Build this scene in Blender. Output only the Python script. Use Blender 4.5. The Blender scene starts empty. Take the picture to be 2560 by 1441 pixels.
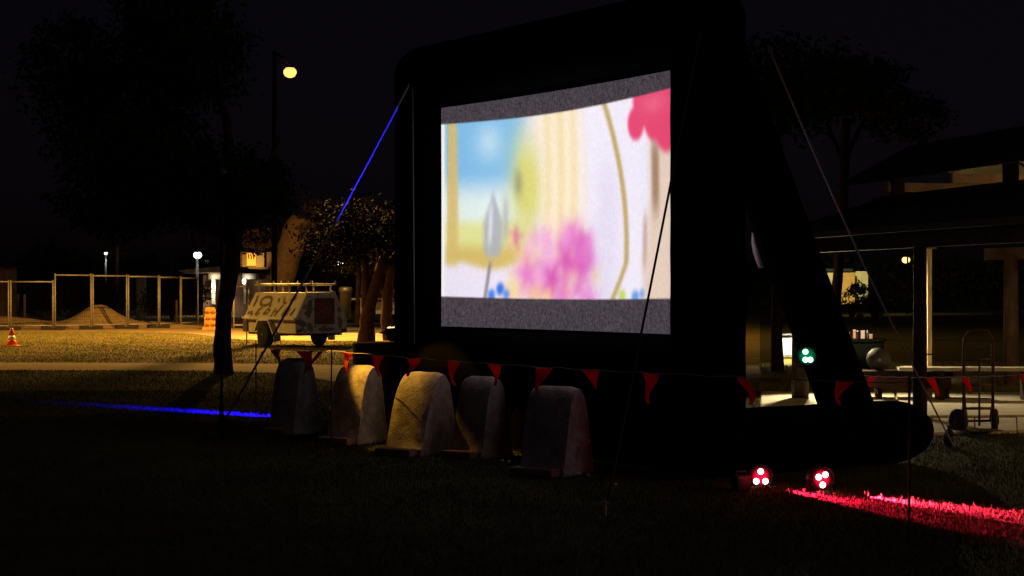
import bpy, math, random
import numpy as np
from mathutils import Vector, Matrix

random.seed(7); rng = np.random.default_rng(7)
R = math.radians
S = bpy.context.scene
COL = S.collection

# ------------------------------------------------------------------ camera
F = 4300.0          # focal length in photo pixels (2560 wide)
CAMH = 1.5
cd = bpy.data.cameras.new('camera'); cam = bpy.data.objects.new('camera', cd); COL.objects.link(cam)
cam.location = (0, 0, CAMH); cam.rotation_euler = (R(90), 0, 0)
cd.sensor_width = 36; cd.lens = 36 * F / 2560; cd.clip_end = 3000; cd.clip_start = 0.1
S.camera = cam
S.render.resolution_x = 1024; S.render.resolution_y = 576

# ------------------------------------------------------------------ world: moonless night sky
W = bpy.data.worlds.new('World'); S.world = W; W.use_nodes = True
nt = W.node_tree; bg = nt.nodes['Background']
sky = nt.nodes.new('ShaderNodeTexSky'); sky.sky_type = 'NISHITA'; sky.sun_disc = False
sky.sun_elevation = R(12); sky.sun_rotation = R(205); sky.air_density = 1.0; sky.dust_density = 2.0
hs = nt.nodes.new('ShaderNodeHueSaturation'); hs.inputs['Saturation'].default_value = 0.55
tint = nt.nodes.new('ShaderNodeMix'); tint.data_type = 'RGBA'; tint.blend_type = 'MULTIPLY'; tint.inputs['Factor'].default_value = 1.0; tint.inputs['B'].default_value = (1.0, .68, 1.15, 1)
nt.links.new(sky.outputs[0], hs.inputs['Color']); nt.links.new(hs.outputs[0], tint.inputs['A']); nt.links.new(tint.outputs['Result'], bg.inputs[0])
bg.inputs[1].default_value = 0.0006
# faint sun added as fill, standing in for general night glow
sd = bpy.data.lights.new('night_fill_sun', 'SUN'); sd.energy = 0.07; sd.angle = R(12); sd.color = (.92, .90, 1.0)
so = bpy.data.objects.new('night_fill_sun', sd); COL.objects.link(so); so.rotation_euler = (R(50), 0, R(58))
S.view_settings.view_transform = 'Standard'; S.view_settings.look = 'None'
S.view_settings.exposure = 0.0; S.view_settings.gamma = 1.0; S.view_settings.use_curve_mapping = False

SODIUM = (1.0, 0.52, 0.10)

# ------------------------------------------------------------------ helpers
def P(x, y, d): return Vector(((x - 1280) / F * d, d, CAMH - (y - 720) / F * d))
def G(x, y):
    d = F * CAMH / (y - 720); return Vector(((x - 1280) / F * d, d, 0))
def lin(c):
    return tuple((v / 255 / 12.92 if v / 255 <= .04045 else ((v / 255 + .055) / 1.055) ** 2.4) for v in c)

def mat(name, c, rough=0.7, c2=None, scale=6.0, bump=0.0, bscale=None, metal=0.0, spec=0.4, detail=6, lo=.35, hi=.65):
    m = bpy.data.materials.new(name); m.use_nodes = True
    n = m.node_tree; b = n.nodes['Principled BSDF']
    b.inputs['Roughness'].default_value = rough; b.inputs['Metallic'].default_value = metal
    b.inputs['Specular IOR Level'].default_value = spec
    b.inputs['Base Color'].default_value = (*c, 1)
    if c2 is not None or bump:
        tc = n.nodes.new('ShaderNodeTexCoord')
    if c2 is not None:
        t = n.nodes.new('ShaderNodeTexNoise'); t.inputs['Scale'].default_value = scale; t.inputs['Detail'].default_value = detail
        t.inputs['Roughness'].default_value = 0.65
        r = n.nodes.new('ShaderNodeValToRGB')
        r.color_ramp.elements[0].position = lo; r.color_ramp.elements[1].position = hi
        r.color_ramp.elements[0].color = (*c, 1); r.color_ramp.elements[1].color = (*c2, 1)
        n.links.new(tc.outputs['Object'], t.inputs['Vector']); n.links.new(t.outputs['Fac'], r.inputs[0])
        n.links.new(r.outputs[0], b.inputs['Base Color'])
    if bump:
        t2 = n.nodes.new('ShaderNodeTexNoise'); t2.inputs['Scale'].default_value = bscale or scale * 4; t2.inputs['Detail'].default_value = 5
        bp = n.nodes.new('ShaderNodeBump'); bp.inputs['Strength'].default_value = bump; bp.inputs['Distance'].default_value = 0.02
        n.links.new(tc.outputs['Object'], t2.inputs['Vector']); n.links.new(t2.outputs['Fac'], bp.inputs['Height'])
        n.links.new(bp.outputs[0], b.inputs['Normal'])
    return m

def emit(name, c, s):
    m = bpy.data.materials.new(name); m.use_nodes = True
    b = m.node_tree.nodes['Principled BSDF']
    b.inputs['Base Color'].default_value = (.02, .02, .02, 1)
    b.inputs['Emission Color'].default_value = (*c, 1); b.inputs['Emission Strength'].default_value = s
    return m

class MB:
    """collects shapes, builds ONE mesh object"""
    def __init__(s): s.v = []; s.f = []
    def add(s, vs, fs):
        o = len(s.v); s.v += [tuple(v) for v in vs]; s.f += [tuple(i + o for i in f) for f in fs]; return s
    def box(s, c, sz, M=None, tap=1.0):
        hx, hy, hz = sz[0] / 2, sz[1] / 2, sz[2] / 2
        vs = []
        for z, k in ((-hz, 1), (hz, tap)):
            for x, y in ((-hx, -hy), (hx, -hy), (hx, hy), (-hx, hy)): vs.append(Vector((x * k, y * k, z)))
        if M is not None: vs = [M @ v for v in vs]
        vs = [v + Vector(c) for v in vs]
        return s.add(vs, [(3, 2, 1, 0), (4, 5, 6, 7), (0, 1, 5, 4), (1, 2, 6, 5), (2, 3, 7, 6), (3, 0, 4, 7)])
    def prism(s, poly, a, b):
        """poly: list of Vectors (closed loop), offset vectors a and b"""
        n = len(poly); vs = [Vector(p) + Vector(a) for p in poly] + [Vector(p) + Vector(b) for p in poly]
        fs = [tuple(range(n - 1, -1, -1)), tuple(range(n, 2 * n))] + [(i, (i + 1) % n, n + (i + 1) % n, n + i) for i in range(n)]
        return s.add(vs, fs)
    def tube(s, pts, rad, n=10, caps=True, jag=0.0):
        pts = [Vector(p) for p in pts]
        if not hasattr(rad, '__len__'): rad = [rad] * len(pts)
        rings = []; t0 = (pts[1] - pts[0]).normalized()
        up = Vector((0, 0, 1)) if abs(t0.z) < .9 else Vector((1, 0, 0))
        e1 = t0.cross(up).normalized()
        for i, p in enumerate(pts):
            t = (pts[min(i + 1, len(pts) - 1)] - pts[max(i - 1, 0)]).normalized()
            e1 = (e1 - t * e1.dot(t)).normalized(); e2 = t.cross(e1)
            rings.append([p + (e1 * math.cos(2 * math.pi * k / n) + e2 * math.sin(2 * math.pi * k / n)) * rad[i] * (1 + (random.uniform(-jag, jag) if jag else 0)) for k in range(n)])
        vs = [v for r in rings for v in r]; fs = []
        for i in range(len(pts) - 1):
            for k in range(n):
                fs.append((i * n + k, i * n + (k + 1) % n, (i + 1) * n + (k + 1) % n, (i + 1) * n + k))
        if caps: fs += [tuple(range(n - 1, -1, -1)), tuple(range((len(pts) - 1) * n, len(pts) * n))]
        return s.add(vs, fs)
    def capsule(s, a, b, r, n=24, da=1.0, db=1.0, seg=8):
        """inflated tube with domed ends; da/db dome length factor"""
        a = Vector(a); b = Vector(b); t = (b - a).normalized(); pts = []; rad = []
        for i in range(seg, -1, -1):
            th = i / seg * math.pi / 2 * .98; pts.append(a - t * math.sin(th) * r * da); rad.append(r * math.cos(th))
        L = (b - a).length; k = max(2, int(L / .25))
        for i in range(1, k):
            pts.append(a.lerp(b, i / k)); rad.append(r * (1 - .012 * (i % 2)))
        for i in range(0, seg + 1):
            th = i / seg * math.pi / 2 * .98; pts.append(b + t * math.sin(th) * r * db); rad.append(r * math.cos(th))
        return s.tube(pts, rad, n)
    def lathe(s, prof, c=(0, 0, 0), n=20, M=None):
        vs = []; c = Vector(c)
        for r, z in prof:
            for k in range(n):
                v = Vector((r * math.cos(2 * math.pi * k / n), r * math.sin(2 * math.pi * k / n), z))
                vs.append((M @ v if M is not None else v) + c)
        fs = [(i * n + k, i * n + (k + 1) % n, (i + 1) * n + (k + 1) % n, (i + 1) * n + k) for i in range(len(prof) - 1) for k in range(n)]
        fs += [tuple(range(n - 1, -1, -1)), tuple(range((len(prof) - 1) * n, len(prof) * n))]
        return s.add(vs, fs)
    def build(s, name, m, parent=None, smooth=False, bevel=0):
        me = bpy.data.meshes.new(name); me.from_pydata(s.v, [], s.f); me.update()
        me.materials.append(m)
        if smooth: me.polygons.foreach_set('use_smooth', [True] * len(me.polygons))
        o = bpy.data.objects.new(name, me); COL.objects.link(o)
        if parent is not None: o.parent = parent
        if bevel:
            bv = o.modifiers.new('bevel', 'BEVEL'); bv.width = bevel; bv.segments = 2; bv.limit_method = 'ANGLE'
        return o

def tag(o, label, cat, group=None, kind=None):
    o['label'] = label; o['category'] = cat
    if group: o['group'] = group
    if kind: o['kind'] = kind
    return o
def thing(name, label, cat, loc=(0, 0, 0), rz=0, group=None):
    o = bpy.data.objects.new(name, None); COL.objects.link(o); o.empty_display_size = .1
    o.location = loc; o.rotation_euler = (0, 0, rz); return tag(o, label, cat, group)
def struct(o): o['kind'] = 'structure'; return o

def aim(o, target):
    o.rotation_euler = (Vector(target) - Vector(o.location)).to_track_quat('-Z', 'Y').to_euler()
def spot(parent, loc, target, W_, col, deg, blend=.3, r=.05):
    l = bpy.data.lights.new('lamp_light', 'SPOT'); l.energy = W_; l.color = col; l.spot_size = R(deg); l.spot_blend = blend; l.shadow_soft_size = r
    o = bpy.data.objects.new('lamp_light', l); COL.objects.link(o); o.location = loc; aim(o, target)
    return o
def point(loc, W_, col, r=.05):
    l = bpy.data.lights.new('lamp_light', 'POINT'); l.energy = W_; l.color = col; l.shadow_soft_size = r
    o = bpy.data.objects.new('lamp_light', l); COL.objects.link(o); o.location = loc; return o

# ------------------------------------------------------------------ materials
M_grass = mat('grass_ground', (.026, .030, .013), .95, (.058, .054, .026), 1.4, .5, 40, spec=.04)
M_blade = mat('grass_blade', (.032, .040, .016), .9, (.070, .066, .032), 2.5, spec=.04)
M_blade_dry_lit = mat('grass_blade_dry_lit', (.12, .125, .03), .8, (.26, .20, .07), 1.6, spec=.2)  # dry grass, its colour also raised to look lamplit
M_verge = mat('verge_ground', (.07, .065, .02), .95, (.15, .115, .045), 1.1, .5, 30, spec=.1)  # ground under it, raised in tone for the same lamplit look
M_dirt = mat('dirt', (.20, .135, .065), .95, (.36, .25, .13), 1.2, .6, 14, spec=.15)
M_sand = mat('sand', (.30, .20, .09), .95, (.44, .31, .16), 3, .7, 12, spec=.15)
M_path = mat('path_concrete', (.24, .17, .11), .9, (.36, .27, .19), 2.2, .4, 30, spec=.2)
M_asphalt = mat('asphalt', (.05, .045, .04), .9, (.09, .075, .06), 4, .3, 60)
M_slab = mat('slab_concrete', (.32, .29, .22), .85, (.46, .42, .33), 3, .4, 30, spec=.25)
M_pvc = mat('black_pvc', (.0014, .0013, .0017), .9, spec=.01)
M_hem = mat('sheet_hem', (.035, .032, .034), .8, (.06, .055, .058), 30, .3)
M_rope = mat('white_rope', (.55, .55, .57), .8, (.35, .34, .36), 60, .4, 200)
M_rope_dull = mat('dull_rope', (.22, .21, .23), .9)
M_rope_grey = mat('grey_rope', (.10, .10, .11), .9)
M_rope_dark = mat('dark_rope', (.03, .03, .03), .9)
M_string = mat('string', (.42, .38, .40), .8)
M_flag = mat('flag_vinyl', (.62, .035, .03), .45, (.80, .07, .045), 9, .25, 20)
_n = M_flag.node_tree; _b = _n.nodes['Principled BSDF']; _t = _n.nodes.new('ShaderNodeBsdfTranslucent'); _t.inputs['Color'].default_value = (.95, .07, .05, 1)
_m = _n.nodes.new('ShaderNodeMixShader'); _m.inputs[0].default_value = .6
_n.links.new(_b.outputs[0], _m.inputs[1]); _n.links.new(_t.outputs[0], _m.inputs[2]); _n.links.new(_m.outputs[0], _n.nodes['Material Output'].inputs['Surface'])
M_conc = mat('block_concrete', (.13, .105, .09), .9, (.48, .44, .42), 8, .5, 60, spec=.15, detail=10, lo=.28, hi=.66)
M_conc_dark = mat('footing_brick', (.20, .11, .075), .9, (.33, .20, .13), 14, .5, 50)
M_black = mat('black_plastic', (.012, .012, .013), .5)
M_blackm = mat('black_metal', (.015, .015, .015), .45, metal=.3)
M_poleblack0 = mat('stand_black', (.004, .004, .004), .9, spec=.02)
M_lampbody = mat('lamp_grey', (.05, .05, .05), .5)
M_bark = mat('bark', (.035, .018, .012), .95, (.075, .042, .028), 7, .9, 22, spec=.08)
M_bark_pale = mat('bark_pale', (.010, .006, .0045), .95, (.020, .012, .009), 8, .9, 22, spec=.08)
M_leaf = mat('leaf', (.014, .019, .006), .9, (.036, .036, .012), .9, spec=.04)
M_leaf_red = mat('leaf_brownish', (.0035, .002, .0015), .9, (.008, .005, .0035), .9, spec=.04)
M_leaf_lit = mat('leaf_lamplit', (.10, .08, .02), .9, (.18, .13, .03), .9, spec=.04)  # leaf colour raised to imitate lamplight on the shrubs
M_steel = mat('galvanised', (.22, .20, .18), .55, (.34, .31, .27), 12, metal=.3)
M_fencefoot = mat('fence_foot', (.020, .018, .016), .8)
M_orange = mat('orange_plastic', (.85, .27, .02), .5, (.72, .2, .015), 6)
M_cone = mat('cone_orange', (.75, .14, .035), .55, (.6, .1, .03), 5)
M_conew = mat('cone_band', (.8, .7, .62), .5)
M_timber = mat('timber', (.17, .10, .05), .8, (.30, .19, .10), 3, .5, 30)
M_timber_dark = mat('timber_dark', (.020, .014, .011), .9, (.038, .025, .018), 4, .5, 30, spec=.08)
M_roof = mat('roof_sheet', (.018, .018, .020), .6, spec=.2)
M_ceil = mat('ceiling_board', (.34, .32, .18), .8, (.45, .42, .26), 2)
M_wallc = mat('wall_cream', (.42, .40, .22), .85, (.52, .49, .30), 1.5)
M_wallb = mat('wall_brown', (.14, .09, .06), .9, (.20, .13, .085), 2)
M_white = mat('white_paint', (.75, .74, .70), .6)
M_tyre = mat('tyre_rubber', (.014, .013, .013), .85, bump=.3, bscale=60)
M_rim = mat('rim_steel', (.10, .09, .085), .5, metal=.6)
M_green = mat('green_box', (.007, .009, .004), .8, (.011, .013, .007), 4, spec=.05)
M_reddish = mat('red_steel', (.11, .035, .03), .6, (.07, .04, .035), 9)
M_glass = mat('car_glass', (.02, .02, .025), .15)

# ------------------------------------------------------------------ ground
def sheet_poly(name, pts, z, m, zj=0):
    b = MB(); b.add([(p[0], p[1], z) for p in pts], [tuple(range(len(pts)))])
    o = b.build(name, m)
    if o.data.polygons[0].normal.z < 0: o.data.flip_normals()
    return struct(o)
g = MB(); g.add([(-900, -60, 0), (900, -60, 0), (900, 1500, 0), (-900, 1500, 0)], [(0, 1, 2, 3)])
struct(g.build('ground', M_grass))
sheet_poly('dry_lit_lawn', [G(*p) for p in [(-500, 790), (1900, 790), (1900, 935), (1500, 935), (1000, 916), (-500, 907)]], .002, M_verge)
path_px = [(-500, 907), (0, 907), (500, 908), (760, 912), (1000, 916), (1250, 925), (1500, 935), (1500, 1010), (1250, 1000), (1010, 985), (900, 965), (800, 948), (690, 933), (500, 927), (0, 926), (-500, 926)]
PATH = [G(*p) for p in path_px]
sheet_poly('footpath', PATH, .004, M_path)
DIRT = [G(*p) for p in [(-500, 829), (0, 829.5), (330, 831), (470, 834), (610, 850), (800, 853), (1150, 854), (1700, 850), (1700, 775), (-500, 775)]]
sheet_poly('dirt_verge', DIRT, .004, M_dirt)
sheet_poly('road', [G(*p) for p in [(800, 803), (1700, 806), (1700, 836), (830, 834)]], .008, M_asphalt)
# kerb between verge and road
kb = MB()
for a, b_ in (((800, 837.5), (1700, 840)),):
    A = G(*a); B = G(*b_); kb.prism([A, B, B + Vector((0, .18, 0)), A + Vector((0, .18, 0))], (0, 0, -.05), (0, 0, .06))
struct(kb.build('kerb', M_slab))
SLABA = [G(*p) for p in [(1900, 984), (2750, 987), (2750, 1041), (1900, 1052)]]
SLABB = [G(*p) for p in [(2330, 1053), (2750, 1049), (2750, 1078), (2330, 1089)]]
def slab(name, q, n):
    root = MB(); 
    root.add([(p[0], p[1], .004) for p in q], [(3, 2, 1, 0)]); o = struct(root.build(name, M_dirt))
    if o.data.polygons[0].normal.z < 0: o.data.flip_normals()
    for i in range(n):
        u0 = i / n + .004; u1 = (i + 1) / n - .004
        a = q[0].lerp(q[1], u0); b = q[0].lerp(q[1], u1); c = q[3].lerp(q[2], u1); d = q[3].lerp(q[2], u0)
        k = MB(); k.prism([d, c, b, a], (0, 0, -.02), (0, 0, .035 + random.uniform(-.004, .004)))
        k.build('paving_slab', M_slab, o)
slab('concrete_pavement', SLABA, 5); slab('shelter_apron', SLABB, 4)

def inpoly(x, y, poly):
    c = np.zeros(len(x), bool); n = len(poly)
    for i in range(n):
        x1, y1 = poly[i][0], poly[i][1]; x2, y2 = poly[(i + 1) % n][0], poly[(i + 1) % n][1]
        if y1 == y2: continue
        k = ((y1 > y) != (y2 > y)) & (x < (x2 - x1) * (y - y1) / (y2 - y1) + x1); c ^= k
    return c
def grass(name, label, n, d0, d1, px0, px1, h, w, excl, bm_=None):
    d = np.sqrt(rng.random(n) * (d1 * d1 - d0 * d0) + d0 * d0)
    x = ((px0 + rng.random(n) * (px1 - px0)) - 1280) / F * d
    keep = np.ones(n, bool)
    for p in excl: keep &= ~inpoly(x, d, p)
    patch = np.sin(x * 1.7 + np.sin(d * 1.1) * 2) * np.sin(d * 1.3 + x * .4)
    keep &= rng.random(n) < (.72 + .28 * patch)
    x = x[keep]; d = d[keep]; n = len(x)
    a = rng.random(n) * 6.283; hh = h * (.35 + .9 * rng.random(n) ** 1.5); ww = w * (.6 + .8 * rng.random(n))
    ln = rng.random(n) * .9; la = rng.random(n) * 6.283
    v = np.zeros((n, 3, 3), np.float32)
    v[:, 0, 0] = x - np.cos(a) * ww; v[:, 0, 1] = d - np.sin(a) * ww
    v[:, 1, 0] = x + np.cos(a) * ww; v[:, 1, 1] = d + np.sin(a) * ww
    v[:, 2, 0] = x + np.cos(la) * hh * ln; v[:, 2, 1] = d + np.sin(la) * hh * ln; v[:, 2, 2] = hh
    me = bpy.data.meshes.new(name); me.vertices.add(n * 3); me.vertices.foreach_set('co', v.ravel())
    me.loops.add(n * 3); me.loops.foreach_set('vertex_index', np.arange(n * 3, dtype=np.int32))
    me.polygons.add(n); me.polygons.foreach_set('loop_start', np.arange(0, n * 3, 3, dtype=np.int32))
    me.update(); me.materials.append(bm_ or M_blade)
    o = bpy.data.objects.new(name, me); COL.objects.link(o); tag(o, label, 'grass', kind='stuff')
grass('lawn_grass', 'dark mown lawn in front of and around the inflatable screen', 330000, 8.6, 25, -60, 2620, .032, .0032, [PATH, SLABA, SLABB])
grass('verge_grass', 'lamplit yellowish lawn between the footpath and the fence', 230000, 25, 60, -60, 1500, .04, .006, [PATH, DIRT], M_blade_dry_lit)
grass('shelter_grass', 'strip of lit grass behind the bench by the shelter', 50000, 22, 34, 1900, 2620, .07, .007, [SLABA], M_blade_dry_lit)

# ------------------------------------------------------------------ inflatable screen
U = Vector((.558, -.831, 0)).normalized(); NB = Vector((.831, .558, 0)).normalized()     # along screen / to the back
LP = Vector((-.71, 16.95, 0)); RT = .30
CL = LP - U * .30; CR = LP + U * 4.05
ZT, ZB = 3.32, 1.09
sc = thing('inflatable_screen', 'large black inflatable movie screen with glowing projected picture on the lawn', 'screen', LP)
def spart(b, name, m, smooth=True, parent=None):
    b.v = [tuple(Vector(v) - LP) for v in b.v]; return b.build(name, m, parent or sc, smooth)
Zc = Vector((0, 0, 1))
for C in (CL, CR):
    spart(MB().capsule(C + Zc * .24, C + Zc * (ZT + .30), RT, 28, .8, .9), 'side_tube', M_pvc)
    spart(MB().capsule(C + NB * .10 + Zc * .27, C + NB * 2.02 + Zc * .27, .27, 28, 1.3, 1.75), 'base_tube', M_pvc)
    spart(MB().capsule(C + NB * .16 + Zc * 3.25, C + NB * 1.62 + Zc * .30, .225, 24, .6, .6), 'brace_tube', M_pvc)
    for zz in (3.42, 2.0, .9):
        for sg in (-1, 1):
            r = MB(); p = C + (-NB * sg * .31) + Zc * zz
            r.tube([p + U * .03 * math.cos(a) + Zc * .03 * math.sin(a) for a in [i * math.pi / 5 for i in range(10)]] + [p + U * .03], .006, 6)
            spart(r, 'tether_ring', M_blackm)
spart(MB().capsule(CL + Zc * (ZT + .29), CR + Zc * (ZT + .29), RT, 28, .5, .5), 'top_tube', M_pvc)
spart(MB().capsule(CL + Zc * (ZB - .29), CR + Zc * (ZB - .29), RT, 28, .5, .5), 'bottom_tube', M_pvc)
sk = MB(); nseg = 60
for i in range(nseg + 1):
    q = CL + U * (4.35 * i / nseg) - NB * (.05 + .03 * math.sin(i * 1.9)); sk.v += [tuple(q + Zc * .03), tuple(q + Zc * .62)]
sk.f = [(2 * i, 2 * i + 2, 2 * i + 3, 2 * i + 1) for i in range(nseg)]
spart(sk, 'skirt', M_pvc)

fp_ = MB()
for k, (x, y, w_) in enumerate(((1881, 582, 3), (1880, 605, 9), (1884, 630, 13), (1890, 650, 13), (1898, 670, 12))):
    a_ = P(x, y, 13.93); b_ = P(x + w_, y, 13.87); fp_.v += [tuple(a_), tuple(b_)]
fp_.f = [(2 * i, 2 * i + 1, 2 * i + 3, 2 * i + 2) for i in range(4)]
fl_ = spart(fp_, 'fabric_flap', mat('purple_lit_flap', (.34, .28, .42), .8, (.46, .40, .54), 12), True); so_ = fl_.modifiers.new('thick', 'SOLIDIFY'); so_.thickness = .006  # purple light on the flap is painted into its colour

# --- projected picture: soft out-of-focus background only (colours in 0-255)
SW = 3.75; SH = ZT - ZB
def sm(a, b, x): 
    t = np.clip((x - a) / (b - a), 0, 1); return t * t * (3 - 2 * t)
def picture(s, w):
    c = np.zeros(s.shape + (3,)); 
    def put(col, a): 
        c[...] = c * (1 - a[..., None]) + np.array(col, float) * a[..., None]
    one = np.ones_like(s)
    put((236, 229, 243), one)
    # left window: sky, haze, meadow, wall
    win = 1 - sm(1.15, 1.55, s + .12 * np.sin(w * 5))
    put((128, 186, 228), win * (1 - sm(.25, .62, w)))
    put((222, 236, 232), win * sm(.28, .5, w))
    put((206, 226, 236), win * np.exp(-((s - .75) / .2) ** 2 - ((w - .12) / .1) ** 2) * .7)
    put((221, 221, 148), win * sm(.52, .62, w))
    put((205, 171, 88), win * sm(.66, .76, w) * .75)
    put((232, 223, 240), sm(.79, .85, w + .02 * np.sin(s * 6)) * (1 - sm(1.5, 1.9, s)))
    # foliage right of the window
    fo = np.exp(-((s - 1.32) / .24) ** 2 - ((w - .38) / .27) ** 2); put((214, 210, 120), np.clip(fo * 1.2, 0, 1))
    fo = np.exp(-((s - 1.18) / .07) ** 2 - ((w - .36) / .08) ** 2); put((150, 150, 110), fo * .8)
    # pale warm drapery in the middle
    dr = np.exp(-((s - 1.85) / .34) ** 4) * (1 - sm(.75, 1.05, w)); put((247, 228, 186), dr * .75)
    put((226, 196, 130), dr * (.5 + .5 * np.sin(s * 31 + w * 3)) * .38)
    # scattered pink and yellow blossoms, out of focus
    rr = np.random.default_rng(5)
    for k in range(46):
        cs = 1.05 + rr.random() * 1.35; cw = .66 + .34 * rr.random(); r_ = .06 + .10 * rr.random()
        col = [(219, 110, 190), (232, 150, 212), (204, 72, 166), (240, 214, 140), (242, 190, 220)][k % 5]
        dd = np.sqrt(((s - cs) / r_) ** 2 + ((w - cw) / (r_ / 1.65)) ** 2); put(col, np.exp(-(dd * (1 + .18 * np.sin(5 * np.arctan2(w - cw, (s - cs) * .6) + k))) ** 2) * .8)
    # grey garden finial
    wd2 = .025 + .13 * sm(.40, .60, w) * (1 - .4 * sm(.70, .80, w)); st = (1 - sm(.6, 1.25, np.abs(s - .79) / wd2)) * sm(.36, .46, w) * (1 - sm(.74, .80, w)); put((170, 174, 184), st * .9)
    st = np.exp(-((s - .75 + .1 * (w - .6)) / .03) ** 2 - ((w - .58) / .12) ** 4); put((238, 238, 242), st * .7)
    st = np.exp(-((s - .98 - .2 * (w - .5) ** 2) / .05) ** 2 - ((w - .56) / .13) ** 4); put((176, 178, 180), st * .8)
    st = (1 - sm(.012, .035, np.abs(s - .76 + (w - .8) * .3))) * sm(.78, .82, w); put((140, 134, 144), st)
    # gold strip on the left edge
    st = sm(.10, .14, s + .02 * np.sin(w * 3)) * (1 - sm(.22, .30, s)) * (1 - sm(.78, .86, w)); put((214, 184, 112), st * .9)
    put((240, 240, 236), (1 - sm(.05, .10, s)))
    # lavender shade on the wall and gold curved moulding
    put((214, 206, 228), np.exp(-((s - 2.55) / .20) ** 2) * sm(.1, .5, w) * .55)
    cx = 2.56 + .30 * np.sin(np.clip(w * 1.95, 0, 3.1)) ** .9; cx = np.where(w > .82, cx - (w - .82) * .9, cx)
    put((190, 164, 108), (1 - sm(.018, .052, np.abs(s - cx))))
    # beige pillar and brown shade on the right
    pl = sm(3.08, 3.24, s - .05 * np.sin(w * 4)) * sm(.14, .3, w); put((226, 203, 186), pl)
    put((150, 116, 92), np.exp(-((s - 3.30) / .06) ** 4 - ((w - .40) / .19) ** 4) * .85)
    put((182, 148, 126), np.exp(-((s - 3.14) / .035) ** 2 - ((w - .72) / .14) ** 4) * .8)
    put((214, 176, 152), sm(3.45, 3.7, s) * sm(.3, .5, w) * .6)
    # red blurred canopy at the top right
    for cs, cw, r_ in ((3.02, .13, .13), (3.2, .02, .22), (3.4, .05, .25), (3.5, .16, .22), (3.65, .10, .25), (3.3, .13, .16)):
        dd = np.sqrt(((s - cs) / r_) ** 2 + ((w - cw) / (r_ / 1.5)) ** 2); put((226, 72, 112), 1 - sm(.8, 1.08, dd))
    put((242, 120, 150), np.exp(-((s - 3.3) / .2) ** 2 - ((w - .05) / .05) ** 2) * .5)
    # blue and green blurs along the bottom
    for cs, cw, r_, col in ((.80, .985, .07, (58, 116, 222)), (.93, .95, .075, (40, 104, 220)), (1.03, .98, .06, (90, 140, 230)), (2.82, .985, .07, (186, 206, 96)), (3.02, .99, .07, (98, 150, 226)), (3.12, .975, .05, (120, 160, 226))):
        dd = np.sqrt(((s - cs) / r_) ** 2 + ((w - cw) / (r_ / 1.7)) ** 2); put(col, (1 - sm(.45, 1.1, dd)) * .9)
    return c
NX, NY = 420, 220
s_, v_ = np.meshgrid(np.linspace(0, SW, NX + 1), np.linspace(0, 1, NY + 1))
uu = s_ / SW
bulge = .16 * (np.sin(math.pi * np.clip(uu, 0, 1)) ** .8) * (np.sin(math.pi * v_) * .45 + .55)
w0 = .095 + .020 * np.sin(math.pi * uu) - .012 * uu; w1 = .852 + .008 * np.sin(math.pi * uu)
wv = (v_ - w0) / (w1 - w0)
inside = sm(-.006, .004, wv) * (1 - sm(.996, 1.006, wv))
pc = picture(s_, np.clip(wv, 0, 1)) / 255.0
for _ in range(1):
    pc = (np.pad(pc, ((0, 0), (2, 2), (0, 0)), 'edge')[:, :-4] + pc * 2 + np.pad(pc, ((0, 0), (2, 2), (0, 0)), 'edge')[:, 4:]) / 4
    pc = (np.pad(pc, ((2, 2), (0, 0), (0, 0)), 'edge')[:-4] + pc * 2 + np.pad(pc, ((2, 2), (0, 0), (0, 0)), 'edge')[4:]) / 4
pl = np.where(pc <= .04045, pc / 12.92, ((pc + .055) / 1.055) ** 2.4)
pl = pl * (1.10 - .10 * ((uu - .5) * 2) ** 2)[..., None]
gr = np.random.default_rng(3).normal(size=s_.shape); gr = (gr + np.roll(gr, 1, 0) + np.roll(gr, 1, 1) + np.roll(np.roll(gr, 1, 0), 1, 1)) / 2
bar = np.array([.060, .047, .060]) * (1 + .22 * gr)[..., None] * (1.12 - .3 * np.abs(v_ - .5))[..., None]
pl = pl * (1 + .028 * gr)[..., None]
colr = bar * (1 - inside[..., None]) + pl * inside[..., None]
gx = U.x * s_ + NB.x * bulge; gy = U.y * s_ + NB.y * bulge; gz = ZT - SH * v_ + .006 * np.sin(s_ * 14) * (v_ < .02)
me = bpy.data.meshes.new('projection_sheet'); nv = gx.size
me.vertices.add(nv); me.vertices.foreach_set('co', np.stack([gx, gy, gz], -1).astype(np.float32).ravel())
idx = np.arange(nv).reshape(NY + 1, NX + 1)
q = np.stack([idx[:-1, :-1], idx[1:, :-1], idx[1:, 1:], idx[:-1, 1:]], -1).reshape(-1, 4).astype(np.int32)
me.loops.add(q.size); me.loops.foreach_set('vertex_index', q.ravel())
me.polygons.add(len(q)); me.polygons.foreach_set('loop_start', np.arange(0, q.size, 4, dtype=np.int32)); me.update()
me.polygons.foreach_set('use_smooth', [True] * len(q))
at = me.color_attributes.new('picture', 'FLOAT_COLOR', 'POINT')
at.data.foreach_set('color', np.concatenate([colr, np.ones(colr.shape[:2] + (1,))], -1).astype(np.float32).ravel())
m = bpy.data.materials.new('projected_picture'); m.use_nodes = True; n = m.node_tree; b = n.nodes['Principled BSDF']
a = n.nodes.new('ShaderNodeVertexColor'); a.layer_name = 'picture'
tcn = n.nodes.new('ShaderNodeTexCoord'); tx = n.nodes.new('ShaderNodeTexNoise'); tx.inputs['Scale'].default_value = 90; tx.inputs['Detail'].default_value = 3
mr = n.nodes.new('ShaderNodeMapRange'); mr.inputs['To Min'].default_value = .90; mr.inputs['To Max'].default_value = 1.08
mx = n.nodes.new('ShaderNodeVectorMath'); mx.operation = 'SCALE'
n.links.new(tcn.outputs['Object'], tx.inputs['Vector']); n.links.new(tx.outputs['Fac'], mr.inputs['Value'])
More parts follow.
